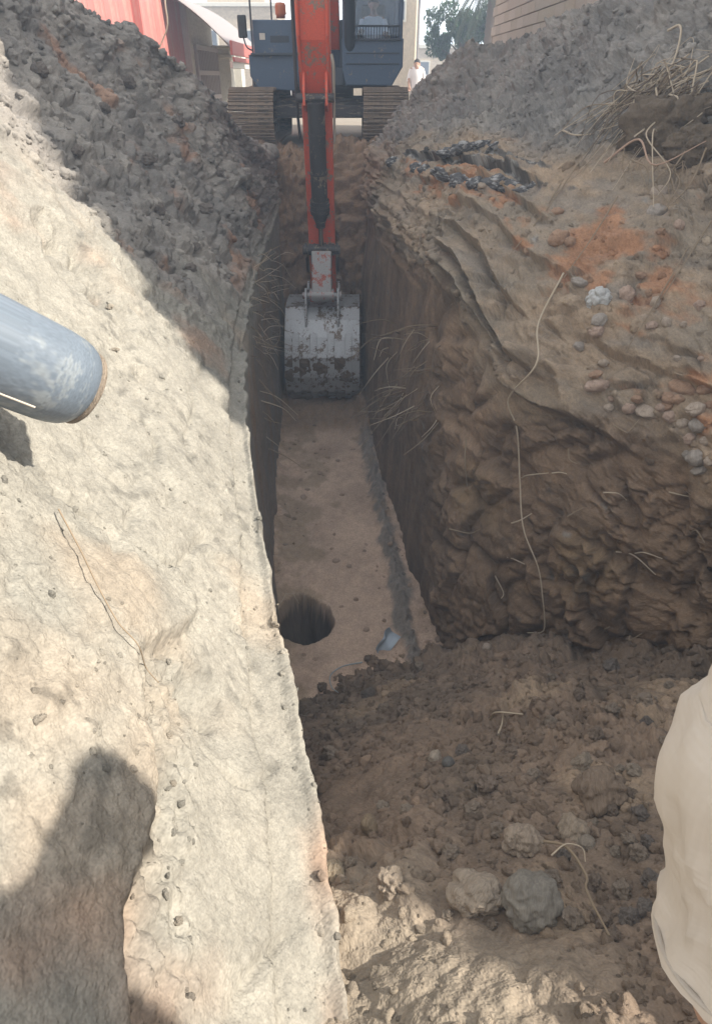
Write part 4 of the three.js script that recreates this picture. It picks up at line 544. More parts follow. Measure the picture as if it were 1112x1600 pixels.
  mesh('stick_pipe', strand([V(0.22, 1.35, 5.05), V(0.245, 1.25, 5.05), V(0.245, 0.9, 4.93), V(0.24, 0.3, 4.74)], 0.02, 0.016, 24, 8), std(0.36, 0.3, 0.24, 0.5), stick);
  const cyl = part('bucket_cylinder', X); cyl.position.x = BX; const a = V(0, 0.86, 4.98), b = V(0, -1.2, 4.53), on = (t) => a.clone().lerp(b, t);
  mesh('barrel', [rod(on(0.02), on(0.64), 0.118, 0.118, 24), rod(on(0.635), on(0.73), 0.142, 0.142, 24), rod(on(0.73), on(0.80), 0.125, 0.075, 24), rod(on(0.80), on(0.83), 0.072, 0.07, 20), ...[0.2, 0.45, 0.665, 0.7].map((t) => rod(on(t), on(t + 0.012), t > 0.6 ? 0.15 : 0.126, t > 0.6 ? 0.15 : 0.126, 24))], M.darkSteel, cyl); mesh('rod', rod(on(0.82), on(0.99), 0.037, 0.037, 18), M.chrome, cyl);
  const lk = part('bucket_link', X); lk.position.x = BX;
  mesh('cross_pin', [rod(V(-0.2, -1.2, 4.53), V(0.2, -1.2, 4.53), 0.085, 0.085, 24), rod(V(-0.29, -1.2, 4.53), V(-0.2, -1.2, 4.53), 0.07, 0.07, 20), rod(V(0.2, -1.2, 4.53), V(0.29, -1.2, 4.53), 0.07, 0.07, 20), ...[-0.12, -0.04, 0.05, 0.13].map((x) => rod(V(x, -1.2, 4.53), V(x + 0.02, -1.2, 4.53), 0.098, 0.098, 24))], M.darkSteel, lk);
  mesh('rocker', [-1, 1].map((s) => moved(extruded([[4.2, -1.5], [4.28, -1.62], [4.36, -1.56], [4.6, -1.2], [4.54, -1.1], [4.46, -1.14]], 0.035, 0.006), s * 0.245, 0, 0)), M.darkSteel, lk);
  mesh('link_plate', [moved(extruded([[4.5, -1.22], [4.62, -1.22], [4.84, -1.8], [4.8, -1.9], [4.72, -1.86]], 0.32, 0.02), 0, 0, 0), rod(V(-0.19, -1.85, 4.78), V(0.19, -1.85, 4.78), 0.105, 0.105, 24)], M.link, lk);
  mesh('ear_pin', [rod(V(-0.31, -1.85, 4.78), V(0.31, -1.85, 4.78), 0.05, 0.05, 18), rod(V(0.25, -1.85, 4.78), V(0.31, -1.85, 4.78), 0.075, 0.075, 18)], M.link, lk);
  const bk = part('bucket', X); bk.position.x = BX;
  const pr = [[4.02, -2.06], [4.5, -2.04], [4.72, -2.06], [4.93, -2.2], [5.13, -2.42], [5.28, -2.7], [5.34, -3.0], [5.28, -3.26], [5.08, -3.46], [4.8, -3.56], [4.4, -3.58], [3.95, -3.56]], inn = pr.map(([z, y], i) => { const p = pr[Math.max(0, i - 1)], q = pr[Math.min(pr.length - 1, i + 1)], dz = q[0] - p[0], dy = q[1] - p[1], l = Math.hypot(dz, dy); return [z + dy / l * 0.035, y - dz / l * 0.035]; });
  mesh('back_sheet', extruded([...pr, ...inn.reverse()], 1.2, 0.006), M.bucket, bk);
  mesh('side_plate', [-1, 1].map((s) => moved(extruded([[3.92, -2.4], ...pr.map(([z, y]) => [z * 0.992 + 0.03, y * 0.996 - 0.004])], 0.03, 0.006), s * 0.585, 0, 0)), M.bucket, bk);
  const wear = (x) => moved(extruded([[5.12, -2.36], [5.3, -2.69], [5.365, -3.0], [5.305, -3.28], [5.1, -3.485], [5.05, -3.44], [5.25, -3.24], [5.31, -3.0], [5.25, -2.71], [5.08, -2.39]], 0.11, 0.006), x, 0, 0); for (const x of [-0.42, -0.14, 0.14, 0.42]) mesh('wear_strip', wear(x), M.bucket, bk);
  mesh('ear', [-1, 1].map((s) => moved(extruded([[4.1, -1.82], [4.05, -2.08], [5.02, -2.32], [5.0, -2.2], [4.86, -1.78], [4.78, -1.74], [4.7, -1.78], [4.3, -1.9], [4.15, -1.8]], 0.035, 0.006), s * 0.255, 0, 0)), M.bucket, bk);
  for (let i = 0; i < 5; i++) mesh('tooth', moved(extruded([[3.98, -3.48], [3.98, -3.6], [3.72, -3.58]], 0.09, 0.008), -0.52 + i * 0.26, 0, 0), M.bucket, bk);
}
{ // mud caked on the lower back of the bucket
  const bk = scene.getObjectByName('bucket'), gs = [], g0 = new THREE.IcosahedronGeometry(0.5, 5), p0 = g0.attributes.position;
  for (let i = 0; i < 46; i++) { const y = rr(-3.42, -2.75), z = y > -3 ? lerp(5.34, 5.28, (y + 3) / 0.3) : lerp(5.34, 5.16, (-3 - y) / 0.42), g = g0.clone(), p = g.attributes.position, s = rr(0.05, 0.2); for (let k = 0; k < p.count; k++) { const f = 1 + 0.5 * noise(p0.getX(k) * 4 + i * 3, p0.getY(k) * 4, p0.getZ(k) * 4); p.setXYZ(k, p0.getX(k) * f * s * 1.2, p0.getY(k) * f * s, p0.getZ(k) * f * s * 0.34); } g.computeVertexNormals(); g.translate(rr(-0.52, 0.52), y, z); gs.push(g); }
  const m = mesh('caked_mud', gs, std(0.13, 0.088, 0.056, 1, { bumpMap: grainTex, bumpScale: 0.01 }), bk); m.userData.kind = 'stuff';
}
{ // operator
  const o = V(-0.67 + 1.0, -1.10 + 1.5, -14.8), t = thing('person', 'excavator operator in a pale shirt seated in the cab', 'person', o.toArray()); const hd = V(0, 0.75, 0.02), f = V(-0.1, -0.35, 1).normalize();
  bodyMesh([[V(0, 0.5, -0.06), V(0, 0.12, -0.1), 0.13, 0.13], [V(-0.15, 0.5, -0.05), V(0.15, 0.5, -0.05), 0.075, 0.075], [V(-0.2, 0.48, -0.04), V(-0.27, 0.24, 0.08), 0.05, 0.042], [V(-0.27, 0.24, 0.08), V(-0.24, 0.28, 0.33), 0.042, 0.03], [V(0.2, 0.48, -0.04), V(0.27, 0.24, 0.08), 0.05, 0.042], [V(0.27, 0.24, 0.08), V(0.24, 0.28, 0.33), 0.042, 0.03], [V(-0.1, 0.08, -0.05), V(-0.12, 0.1, 0.36), 0.09, 0.065], [V(-0.12, 0.1, 0.36), V(-0.12, -0.28, 0.5), 0.062, 0.042], [V(-0.12, -0.33, 0.5), V(-0.12, -0.35, 0.66), 0.045, 0.03], [V(0.1, 0.08, -0.05), V(0.12, 0.1, 0.36), 0.09, 0.065], [V(0.12, 0.1, 0.36), V(0.12, -0.28, 0.5), 0.062, 0.042], [V(0.12, -0.33, 0.5), V(0.12, -0.35, 0.66), 0.045, 0.03], ...handBones(V(-0.24, 0.28, 0.33), V(0.1, 0.15, 0.98).normalize(), V(0.9, 0.3, -0.1).normalize(), 1.0), ...handBones(V(0.24, 0.28, 0.33), V(-0.1, 0.15, 0.98).normalize(), V(-0.9, 0.3, 0.1).normalize(), 1.0), ...headBones(hd, f)], 0.016, M.skin, 'body', t, 0.04);
  headParts(hd, f, t); const w = std(0.62, 0.62, 0.66, 0.9, { side: THREE.DoubleSide });
  mesh('shirt', rings([[0.58, 0, -0.05, 0.09, 0.085], [0.54, 0, -0.05, 0.2, 0.12], [0.36, 0, -0.05, 0.225, 0.16], [0.14, 0, -0.07, 0.21, 0.17], [0.02, 0, -0.07, 0.2, 0.16]], 32, 0.08), w, t);
  for (const s of [-1, 1]) { mesh('sleeve', strand([V(s * 0.18, 0.5, -0.04), V(s * 0.26, 0.26, 0.06), V(s * 0.255, 0.265, 0.2)], 0.082, 0.06, 16, 14), w, t); mesh('trouser_leg', strand([V(s * 0.1, 0.09, -0.08), V(s * 0.12, 0.11, 0.34), V(s * 0.12, -0.05, 0.43), V(s * 0.12, -0.26, 0.5)], 0.11, 0.07, 16, 14), std(0.12, 0.13, 0.17, 0.9), t); }
}
// ------------------------------------------------------------------ pipe, stones, clods, roots and scraps
{
  const e = V(-0.935, -0.895, -1.975), d = V(-0.56, 0.66, 0.5).normalize(), t = thing('pipe', 'thick blue grey pipe jutting from the left bank above its shadow', 'pipe', e.toArray()), R = 0.158, w = 0.012;
  const pm = new THREE.MeshStandardMaterial({ map: dirty([0.125, 0.15, 0.18], [0.19, 0.21, 0.225], 0.36, 1, 31), roughness: 0.42, bumpMap: wearTex, bumpScale: 0.002 });
  const orient = (g) => g.applyQuaternion(new THREE.Quaternion().setFromUnitVectors(V(0, 1, 0), d));
  mesh('barrel', orient(new THREE.LatheGeometry([[R - 0.05, 0.02], [R - 0.044, 0.0], [R - 0.034, 0.006], [R - 0.022, 0.02], [R - 0.012, 0.04], [R - 0.005, 0.07], [R - 0.001, 0.11], [R, 0.16], [R + 0.001, 0.3], [R, 2.6], [R - w, 2.6], [R - 0.05, 0.1], [R - 0.05, 0.02]].map(([r, y]) => new THREE.Vector2(r, y)), 64)), pm, t);
  mesh('rim', orient(new THREE.LatheGeometry(Array.from({ length: 13 }, (_, i) => { const a = i / 12 * 2 * Math.PI; return new THREE.Vector2(R - 0.04 + Math.cos(a) * 0.013, -0.002 + Math.sin(a) * 0.012); }), 64)), std(0.40, 0.315, 0.24, 0.95, { map: speckTex, bumpMap: grainTex, bumpScale: 0.01 }), t);
  const sd = V(0.1, -0.35, 1).addScaledVector(d, -V(0.1, -0.35, 1).dot(d)).normalize(); mesh('seam', rod(sd.clone().multiplyScalar(R + 0.001).addScaledVector(d, 0.16), sd.clone().multiplyScalar(R + 0.001).addScaledVector(d, 1.8), 0.004, 0.004, 6), std(0.48, 0.42, 0.35, 0.9), t);
}
function rock(detail, rough, round, s) {                                 // an uneven lump about 1 across
  const g = mergeVertices(new THREE.IcosahedronGeometry(0.5, detail).deleteAttribute('uv').deleteAttribute('normal')), p = g.attributes.position, v = V(0, 0, 0);
  for (let i = 0; i < p.count; i++) { v.fromBufferAttribute(p, i); const q = shards(v.x * 2.2 + s * 9, v.y * 2.2 + 3, v.z * 2.2 + s); const k = 1 + (1 - round) * 0.28 * (q.h - 0.5) + rough * (0.34 * noise(v.x * 3 + s * 7, v.y * 3, v.z * 3) + 0.2 * noise(v.x * 8, v.y * 8 + s * 5, v.z * 8) + 0.1 * noise(v.x * 18, v.y * 18, v.z * 18 + s)); v.multiplyScalar(k); p.setXYZ(i, v.x, v.y, v.z); }
  g.computeVertexNormals(); const uv = new Float32Array(p.count * 2); for (let i = 0; i < p.count; i++) { uv[i * 2] = p.getX(i) * 0.4 + p.getZ(i) * 0.2; uv[i * 2 + 1] = p.getY(i) * 0.4 + p.getZ(i) * 0.25; } g.setAttribute('uv', new THREE.BufferAttribute(uv, 2)); return g;
}
const clodBig = [0, 1, 2, 3, 4].map((i) => rock(14, 0.75, 0.3, i + 1)), clodSmall = [0, 1, 2, 3].map((i) => rock(4, 0.7, 0.2, i + 11)), pebbles = [0, 1, 2, 3].map((i) => rock(9, 0.36, 0.6, i + 21)), stones = [0, 1, 2, 3].map((i) => rock(12, 0.22, 0.55, i + 31));
const lump = (c, bump = 0.004) => new THREE.MeshStandardMaterial({ color: new THREE.Color(...c), roughness: 1, map: speckTex, bumpMap: grainTex, bumpScale: bump });
function scatter(ground, name, geos, n, size, ok, tint = 1) {            // loose crumbs nobody could count
  geos.forEach((g) => {
    const im = new THREE.InstancedMesh(g, lump([1, 1, 1], 0.003), Math.floor(n / geos.length)), m = new THREE.Matrix4(), q = new THREE.Quaternion(), c = new THREE.Color(); let k = 0;
    for (let i = 0; i < im.count * 6 && k < im.count; i++) { const h = ground.pick(); if (!ok(h)) continue; const s = size(h), S = V(s * rr(0.75, 1.3), s * rr(0.65, 1.05), s * rr(0.75, 1.3)); q.setFromEuler(new THREE.Euler(rr(0, 6.3), rr(0, 6.3), rr(0, 6.3))); m.compose(h.p.addScaledVector(h.n, s * rr(0.05, 0.32)), q, S); im.setMatrixAt(k, m); const t = tint * rr(0.78, 1.3); im.setColorAt(k, c.setRGB(h.c[0] * t, h.c[1] * t, h.c[2] * t)); k++; }
    im.count = k; im.name = name; im.userData.kind = 'stuff'; im.castShadow = im.receiveShadow = true; ground.add(im);
  });
}
const skew = (a, b, k = 3) => a + (b - a) * Math.pow(rnd(), k);
scatter(heap, 'crumb', clodSmall, 15000, (h) => skew(0.008, 0.055, 3) * (0.7 + 0.16 * h.p.length()), (h) => h.p.z < 0.1 && rnd() > 0.75 * sandy(h.p) && noise(h.p.x * 2.3, 5, h.p.z * 2.3) > rr(-0.8, 0.3));
scatter(leftBank, 'crumb', clodSmall, 9000, (h) => skew(0.01, 0.10, 3.6), (h) => h.p.z > -12 && h.v < 8.6 && spoilL(h.p, h.u, h.v) > 0.5);
scatter(leftBank, 'crumb', clodSmall, 2600, (h) => skew(0.005, 0.028, 3), (h) => h.p.z > -7 && h.v > 3.2 && h.v < 8.5 && noise(h.p.x * 2, h.p.y * 2, h.p.z * 2) > rr(-0.2, 0.6), 1.05);
scatter(leftBank, 'crumb', clodSmall, 3500, (h) => skew(0.004, 0.022, 2.5), (h) => h.p.z > -1.9 && h.p.z < -0.4 && h.v > 4.85 && h.v < 5.7 && crust(h.p, h.v) < 0.5);
scatter(leftBank, 'crumb', clodSmall, 1600, (h) => skew(0.006, 0.035, 2.5), (h) => h.p.z > -9 && h.p.z < -0.4 && h.v > 2.85 && h.v < 3.35);
scatter(rightBank, 'crumb', clodSmall, 9000, (h) => skew(0.01, 0.10, 3.6), (h) => h.v > 5 && h.v < 7.6 && h.p.z < -2);
scatter(rightBank, 'crumb', clodSmall, 5000, (h) => skew(0.012, 0.075, 3), (h) => h.v > 2.9 && h.v < 5.1 && h.p.z < -2 && noise(h.p.x * 2, h.p.y * 3, h.p.z * 2) > rr(-0.5, 0.5));
scatter(floor, 'crumb', clodSmall, 2600, (h) => skew(0.012, 0.07, 3), (h) => Math.hypot(h.p.x - PIT.x, h.p.z - PIT.z) > 0.42 && noise(h.p.x * 2.2, 2, h.p.z * 2.2) + 0.8 * Math.abs(h.p.x + 0.2) > rr(0, 0.9), 0.75);
function set(parent, name, geos, mat, px, py, w, h = w, lift = 0.15) {   // one stone or clod that shows, w x h in the photograph's measure
  const q = hit(px, py); if (!q) return null; const k = q.s / FOCAL, m = mesh(name, geos[Math.floor(rnd() * geos.length)], mat, parent); m.scale.set(w * k, h * k * rr(0.9, 1.05), (w + h) * 0.5 * k); m.position.copy(q.p).addScaledVector(q.n, h * k * lift); m.rotation.set(rr(-0.4, 0.4), rr(-0.5, 0.5), rr(-0.5, 0.5)); return m;
}
{ // stones bedded in the right bank
  const pale = lump([0.44, 0.35, 0.28], 0.004), pink = lump([0.42, 0.30, 0.235], 0.004), ora = lump([0.38, 0.24, 0.16], 0.005), grey = lump([0.36, 0.31, 0.27], 0.004), K = [pale, pink, ora, grey];
  for (const [x, y, w, h, k] of [[932, 602, 36, 20, 1], [942, 567, 15, 11, 0], [981, 638, 19, 15, 1], [994, 624, 17, 13, 2], [1010, 642, 38, 17, 0], [955, 623, 10, 10, 1], [950, 637, 13, 11, 0], [1023, 472, 12, 19, 0], [1040, 504, 12, 17, 0], [978, 461, 22, 26, 1], [905, 441, 26, 13, 3], [1067, 507, 9, 9, 0], [1092, 477, 16, 13, 1], [1045, 623, 22, 17, 2], [1068, 605, 40, 22, 2], [1101, 608, 24, 16, 2], [1032, 637, 14, 13, 1], [1041, 634, 17, 15, 2], [1057, 624, 18, 14, 2], [1086, 640, 28, 17, 0], [1092, 664, 28, 20, 3], [1067, 661, 20, 16, 0], [1045, 651, 19, 15, 1], [1076, 686, 17, 16, 1], [1102, 689, 16, 15, 0], [1089, 716, 30, 24, 3], [1108, 634, 15, 14, 2], [1108, 720, 16, 15, 0], [1092, 734, 24, 12, 3], [904, 541, 18, 13, 3], [931, 518, 22, 16, 1], [1072, 710, 12, 12, 3], [930, 585, 20, 12, 2], [1017, 508, 18, 11, 1], [872, 372, 28, 26, 2], [890, 378, 16, 14, 2], [1025, 330, 26, 20, 3], [1060, 352, 14, 17, 1], [1030, 300, 30, 18, 0], [870, 330, 17, 12, 2], [935, 500, 22, 16, 3], [1000, 430, 15, 11, 2], [1095, 560, 10, 8, 1], [1057, 560, 11, 9, 0], [760, 1012, 13, 12, 0]]) set(rightBank, 'stone', pebbles, K[k], x, y, w * 1.12, h * 1.12, 0.02);
  const q = set(rightBank, 'stone', stones, lump([0.52, 0.51, 0.5], 0.004), 936, 467, 42, 40, 0.02); if (q) { q.userData.label = 'chalky white stone'; q.geometry = rock(12, 0.3, 0.1, 44); }
  // broken edge of old road surface: black lumps with white lime
  const bc = (s) => { const g = rock(16, 0.55, 0.15, s), p = g.attributes.position, c = new Float32Array(p.count * 3); for (let i = 0; i < p.count; i++) { const w = smoothstep(fbm(p.getX(i) * 6 + s, p.getY(i) * 6, p.getZ(i) * 6, 4), 0.08, 0.2), f = 1 + 0.3 * noise(p.getX(i) * 22, p.getY(i) * 22, p.getZ(i) * 22); c.set([lerp(0.085, 0.30, w) * f, lerp(0.08, 0.29, w) * f, lerp(0.08, 0.28, w) * f], i * 3); } g.setAttribute('color', new THREE.BufferAttribute(c, 3)); return g; };
  const G = [1, 2, 3, 4].map(bc), am = new THREE.MeshStandardMaterial({ vertexColors: true, roughness: 0.85, bumpMap: grainTex, bumpScale: 0.005 });
  for (const [x, y, w, h] of [[700, 240, 30, 22], [722, 233, 30, 24], [745, 230, 30, 22], [768, 228, 30, 18], [664, 266, 24, 24], [698, 274, 32, 26], [722, 281, 30, 28], [746, 286, 32, 28], [770, 287, 32, 30], [794, 291, 30, 26], [816, 293, 26, 24], [834, 291, 22, 18], [610, 252, 22, 18], [652, 262, 18, 22]]) { const m = set(rightBank, 'asphalt_lump', G, am, x + rr(-5, 5), y + rr(-4, 4), w * rr(0.9, 1.7), h * rr(0.5, 0.9), -0.2); if (m) m.userData.label = 'black lump with white lime'; }
}
{ // what lies on the heap: rocks one would name, then clods
  const t1 = lump([0.21, 0.185, 0.155], 0.004), q = hit(828, 1420), r = thing('rock', 'large smooth grey rock lying on the heap near the robed person', 'rock', q.p.toArray()); { const m = mesh('stone', rock(20, 0.42, 0.4, 51), t1, r), k = q.s / FOCAL; m.scale.set(96 * k, 76 * k, 84 * k); m.position.copy(q.n).multiplyScalar(14 * k); m.rotation.set(0.3, 0.4, -0.2); }
  const one = (label, x, y, w, h, c, s, g = rock(16, 0.5, 0.4, s)) => { const u = hit(x, y), k = u.s / FOCAL, o = mesh('rock', g, lump(c, 0.006)); tag(o, label, 'rock'); o.scale.set(w * k, h * k, (w + h) / 2 * k); o.position.copy(u.p).addScaledVector(u.n, h * k * 0.18); o.rotation.set(rr(-0.3, 0.3), rr(-0.4, 0.4), rr(-0.3, 0.3)); };
  one('flat pale earth lump just left of the large grey rock', 745, 1402, 92, 52, [0.33, 0.265, 0.205], 61); one('rough pale clod above the large grey rock', 817, 1322, 66, 48, [0.32, 0.25, 0.19], 62); one('biggest brown clod on the right of the heap', 936, 1246, 78, 62, [0.2, 0.145, 0.105], 63); one('lumpy tan clod touching a small round stone', 897, 1304, 54, 46, [0.3, 0.235, 0.175], 64);
  one('small round stone touching a lumpy tan clod', 921, 1322, 27, 27, [0.3, 0.25, 0.2], 65, rock(12, 0.2, 0.9, 71)); one('upright pale stone in the middle of the heap', 681, 1190, 22, 28, [0.42, 0.35, 0.28], 66, rock(12, 0.25, 0.5, 72)); one('dark pebble beside the upright pale stone', 700, 1195, 20, 18, [0.17, 0.16, 0.15], 67, rock(10, 0.15, 0.95, 73)); one('sunlit earth lump against the left bank edge', 521, 1370, 38, 40, [0.36, 0.29, 0.21], 68); one('ochre stone on the dusty part of the heap', 576, 1292, 26, 36, [0.3, 0.225, 0.15], 69, rock(10, 0.3, 0.4, 74));
  const cm = [[0.2, 0.15, 0.115], [0.25, 0.195, 0.15], [0.17, 0.14, 0.12], [0.3, 0.24, 0.185], [0.14, 0.11, 0.09]].map((c) => lump(c, 0.006));
  for (const [x, y, w, h, k] of [[929, 1286, 12, 12, 3], [984, 1314, 26, 20, 1], [961, 1331, 17, 15, 3], [999, 1338, 28, 24, 1], [1012, 1318, 22, 18, 2], [987, 1244, 20, 20, 0], [971, 1207, 20, 16, 3], [994, 1206, 28, 16, 3], [912, 1194, 34, 20, 3], [1011, 1097, 32, 22, 1], [954, 1044, 26, 22, 2], [1046, 1072, 15, 14, 3], [862, 1130, 20, 20, 1], [940, 1438, 36, 32, 0], [974, 1395, 28, 30, 1], [1019, 1378, 30, 26, 2], [930, 1385, 26, 30, 0], [894, 1435, 34, 28, 1], [1010, 1421, 26, 30, 2], [770, 1445, 18, 18, 1], [700, 1432, 20, 16, 3], [600, 1264, 24, 16, 3], [545, 1355, 22, 26, 3], [608, 1385, 44, 40, 3], [636, 1265, 22, 14, 3], [655, 1042, 15, 14, 3], [503, 1075, 16, 14, 0], [575, 1086, 22, 13, 2], [600, 1110, 22, 16, 1], [632, 1112, 22, 16, 0], [723, 1175, 22, 18, 2], [705, 1335, 30, 26, 1], [690, 1245, 26, 20, 0], [740, 1265, 26, 20, 1], [760, 1230, 38, 30, 0], [1000, 1275, 24, 22, 2], [955, 1270, 20, 20, 0], [880, 1340, 22, 22, 2], [862, 1375, 28, 20, 1], [985, 1440, 34, 30, 2], [960, 1470, 30, 26, 0], [1040, 1160, 20, 16, 1], [1010, 1130, 20, 17, 2], [860, 1060, 18, 14, 1], [905, 1085, 20, 15, 0], [800, 1180, 24, 20, 0], [835, 1215, 26, 20, 1], [780, 1300, 26, 22, 1], [560, 1140, 26, 16, 0], [520, 1180, 30, 18, 1], [640, 1060, 16, 12, 1], [720, 1075, 18, 14, 0], [960, 1110, 26, 20, 1], [930, 1150, 24, 20, 0]]) set(heap, 'clod', clodBig, cm[k], x, y, w, h, 0.12);
  const fm = lump([0.42, 0.3, 0.225], 0.004); for (const [x, y, w] of [[534, 773, 9], [525, 877, 11], [545, 885, 11], [588, 892, 8], [556, 937, 9], [572, 984, 11], [475, 778, 14], [480, 765, 10], [500, 740, 10], [512, 715, 10], [522, 835, 8], [600, 970, 11], [470, 750, 9], [490, 690, 9], [528, 720, 8], [640, 915, 10], [610, 850, 9]]) set(floor, 'stone', stones, fm, x, y, w * rr(0.5, 1.2), w * rr(0.4, 0.8), 0.05);
  const lm = lump([0.36, 0.31, 0.25], 0.004); for (const [x, y, w, h] of [[180, 547, 16, 7], [172, 480, 12, 8], [270, 1225, 12, 10], [265, 1150, 13, 10], [280, 1440, 14, 12], [305, 385, 16, 12], [322, 330, 26, 18], [385, 285, 22, 26], [300, 420, 18, 16], [120, 235, 20, 16], [230, 250, 26, 18], [160, 170, 24, 18], [340, 270, 20, 14], [250, 330, 20, 18], [200, 130, 26, 20], [60, 110, 30, 22], [280, 190, 20, 16]]) set(leftBank, 'clod', clodBig, y < 450 ? cm[2] : lm, x, y, w, h, 0.1);
}
// roots
const along = (pts, lift = 0.02) => pts.map(([x, y, l]) => { const q = hit(x, y); return q ? q.p.addScaledVector(q.n, l ?? lift).addScaledVector(q.p.clone().normalize(), -0.01) : null; }).filter(Boolean);
const strandOf = (pts, w, mat, label, group, lift, cat = 'root') => { const p = along(pts, lift); if (p.length < 2) return; const k = axial(p[0]) / FOCAL; tag(mesh('dry_root', strand(p, w * k / 2.5, w * k / 4.5, p.length * 6, 6), mat), label, cat, group); };
strandOf([[884, 425], [852, 500, 0.06], [829, 560, 0.09], [810, 630, 0.1], [803, 676, 0.08], [808, 760, 0.08], [820, 830, 0.09], [838, 890, 0.08], [851, 940, 0.06], [853, 962, 0.06], [840, 976, 0.08], [828, 990, 0.1]], 4.2, M.rootPale, 'long pale root hanging down the whole brown clay wall');
strandOf([[85, 800], [118, 865], [150, 930], [182, 975], [208, 1012], [230, 1045], [246, 1076]], 3.4, M.root, 'long thin root lying down the sunlit left bank');
strandOf([[858, 1338, 0.05], [880, 1350, 0.06], [900, 1380, 0.06], [920, 1420, 0.06], [950, 1485, 0.05]], 6, M.root, 'brown root lying across the clods beside the robed person');
strandOf([[850, 1356, 0.05], [880, 1350, 0.07], [898, 1356, 0.07], [915, 1367, 0.05]], 3.5, M.rootPale, 'short pale twig crossing the brown root on the heap');
strandOf([[762, 1128, 0.05], [795, 1122, 0.07], [832, 1119, 0.05]], 5, M.rootPale, 'pale twig lying level on the heap above the upright stone'); strandOf([[778, 1157, 0.04], [788, 1142, 0.06], [798, 1122, 0.06]], 5, M.rootPale, 'pale twig slanting down from the level twig on the heap');
strandOf([[566, 1038, 0.03], [532, 1048, 0.05], [515, 1063, 0.06], [517, 1078, 0.05], [532, 1086, 0.03]], 3, std(0.3, 0.34, 0.36, 0.6), 'bent grey wire curling on the heap near the pit', undefined, 0.05, 'wire');
strandOf([[430, 946, 0.01], [440, 938, 0.06], [448, 935, 0.1], [460, 934, 0.14]], 4, M.rootPale, 'white root sticking out over the round pit');
for (const p of [[[958, 858], [985, 870], [1027, 897]], [[985, 866], [1008, 864], [1030, 867]], [[815, 752], [838, 738], [866, 730]], [[862, 740], [876, 737], [888, 742]], [[704, 833], [728, 829], [752, 829]], [[784, 881], [800, 880], [817, 881]], [[888, 699], [896, 712], [900, 730]], [[805, 815], [818, 808], [826, 800]], [[950, 768], [962, 776], [970, 779]], [[1052, 768], [1068, 770], [1080, 776]], [[892, 803], [905, 797], [914, 797]], [[940, 990], [950, 978], [955, 972]], [[985, 1004], [995, 1008], [1002, 1003]], [[782, 900], [790, 916], [786, 930]], [[728, 690], [732, 720], [730, 752]], [[952, 675], [968, 680], [985, 676], [992, 668]], [[1080, 842], [1090, 840], [1096, 846]]]) strandOf(p, 3.2, rnd() > 0.5 ? M.rootPale : M.root, p[0][0] > 940 ? 'thin short root in the brown clay wall right of the long hanging root' : 'thin short root in the brown clay wall near the long hanging root', 'short roots in the clay wall', rr(0.03, 0.08));
for (const p of [[[1104, 340], [1060, 410], [1015, 490], [976, 552]], [[1108, 350], [1066, 420], [1030, 470]], [[965, 310], [930, 370], [880, 440]], [[880, 290], [845, 340], [800, 400]], [[905, 260], [862, 320], [840, 350]]]) strandOf(p, 2.8, M.root, p[0][0] > 1050 ? 'long dry root slanting down right of the white stone' : 'dry root slanting down left of the torn up shrub root', 'slanted roots on the upper right bank', 0.03);
function tuft(name, label, starts, dirf, len, w, mats, extra) {          // a bunch of roots growing out of one place
  const q0 = hit(...starts[0]), t = thing(name, label, 'roots', q0.p.toArray());
  for (const [x, y] of starts) {
    const q = hit(x, y); if (!q) continue; const k = q.s / FOCAL, L = len() * k, d = dirf(q).normalize(), a = q.p.clone().addScaledVector(q.n, -0.02), b = a.clone().addScaledVector(d, L * 0.5).add(V(rr(-1, 1), rr(-0.6, 0.8), rr(-1, 1)).multiplyScalar(L * 0.14)), c = a.clone().addScaledVector(d, L).add(V(rr(-1, 1), rr(-1.4, 0.4), rr(-1, 1)).multiplyScalar(L * 0.22));
    mesh('root', strand([a, b, c].map((v) => v.sub(q0.p)), w() * k / 2.1, w() * k / 6, 8, 5), mats[Math.floor(rnd() * mats.length)], t);
  }
  return t;
}
const inBox = (n, x0, y0, x1, y1) => Array.from({ length: n }, () => [rr(x0, x1), rr(y0, y1)]);
tuft('root_tuft', 'bunch of pale roots bristling from the dark trench wall right of the bucket', inBox(70, 606, 505, 688, 660), (q) => V(rr(-1.1, -0.2), rr(-0.7, 0.35), rr(0.0, 0.9)), () => rr(25, 85), () => rr(1.2, 2.6), [M.root, M.rootPale, M.root, M.rootDark]);
tuft('root_tuft', 'mat of fine grey roots on the left trench wall beside the bucket', inBox(80, 388, 395, 428, 560), (q) => V(rr(0.2, 1), rr(-0.7, 0.5), rr(-0.5, 0.7)), () => rr(15, 55), () => rr(0.9, 1.9), [M.root, M.rootPale, M.rootDark]);
tuft('root_tuft', 'few long roots dangling low on the left trench wall before the bucket', [[400, 560], [405, 590], [412, 600], [408, 625], [412, 650], [406, 610], [416, 680], [410, 640], [420, 700]], (q) => V(rr(0.6, 1), rr(-0.9, -0.2), rr(-0.2, 0.6)), () => rr(35, 75), () => rr(1.4, 2.4), [M.rootPale, M.root]);
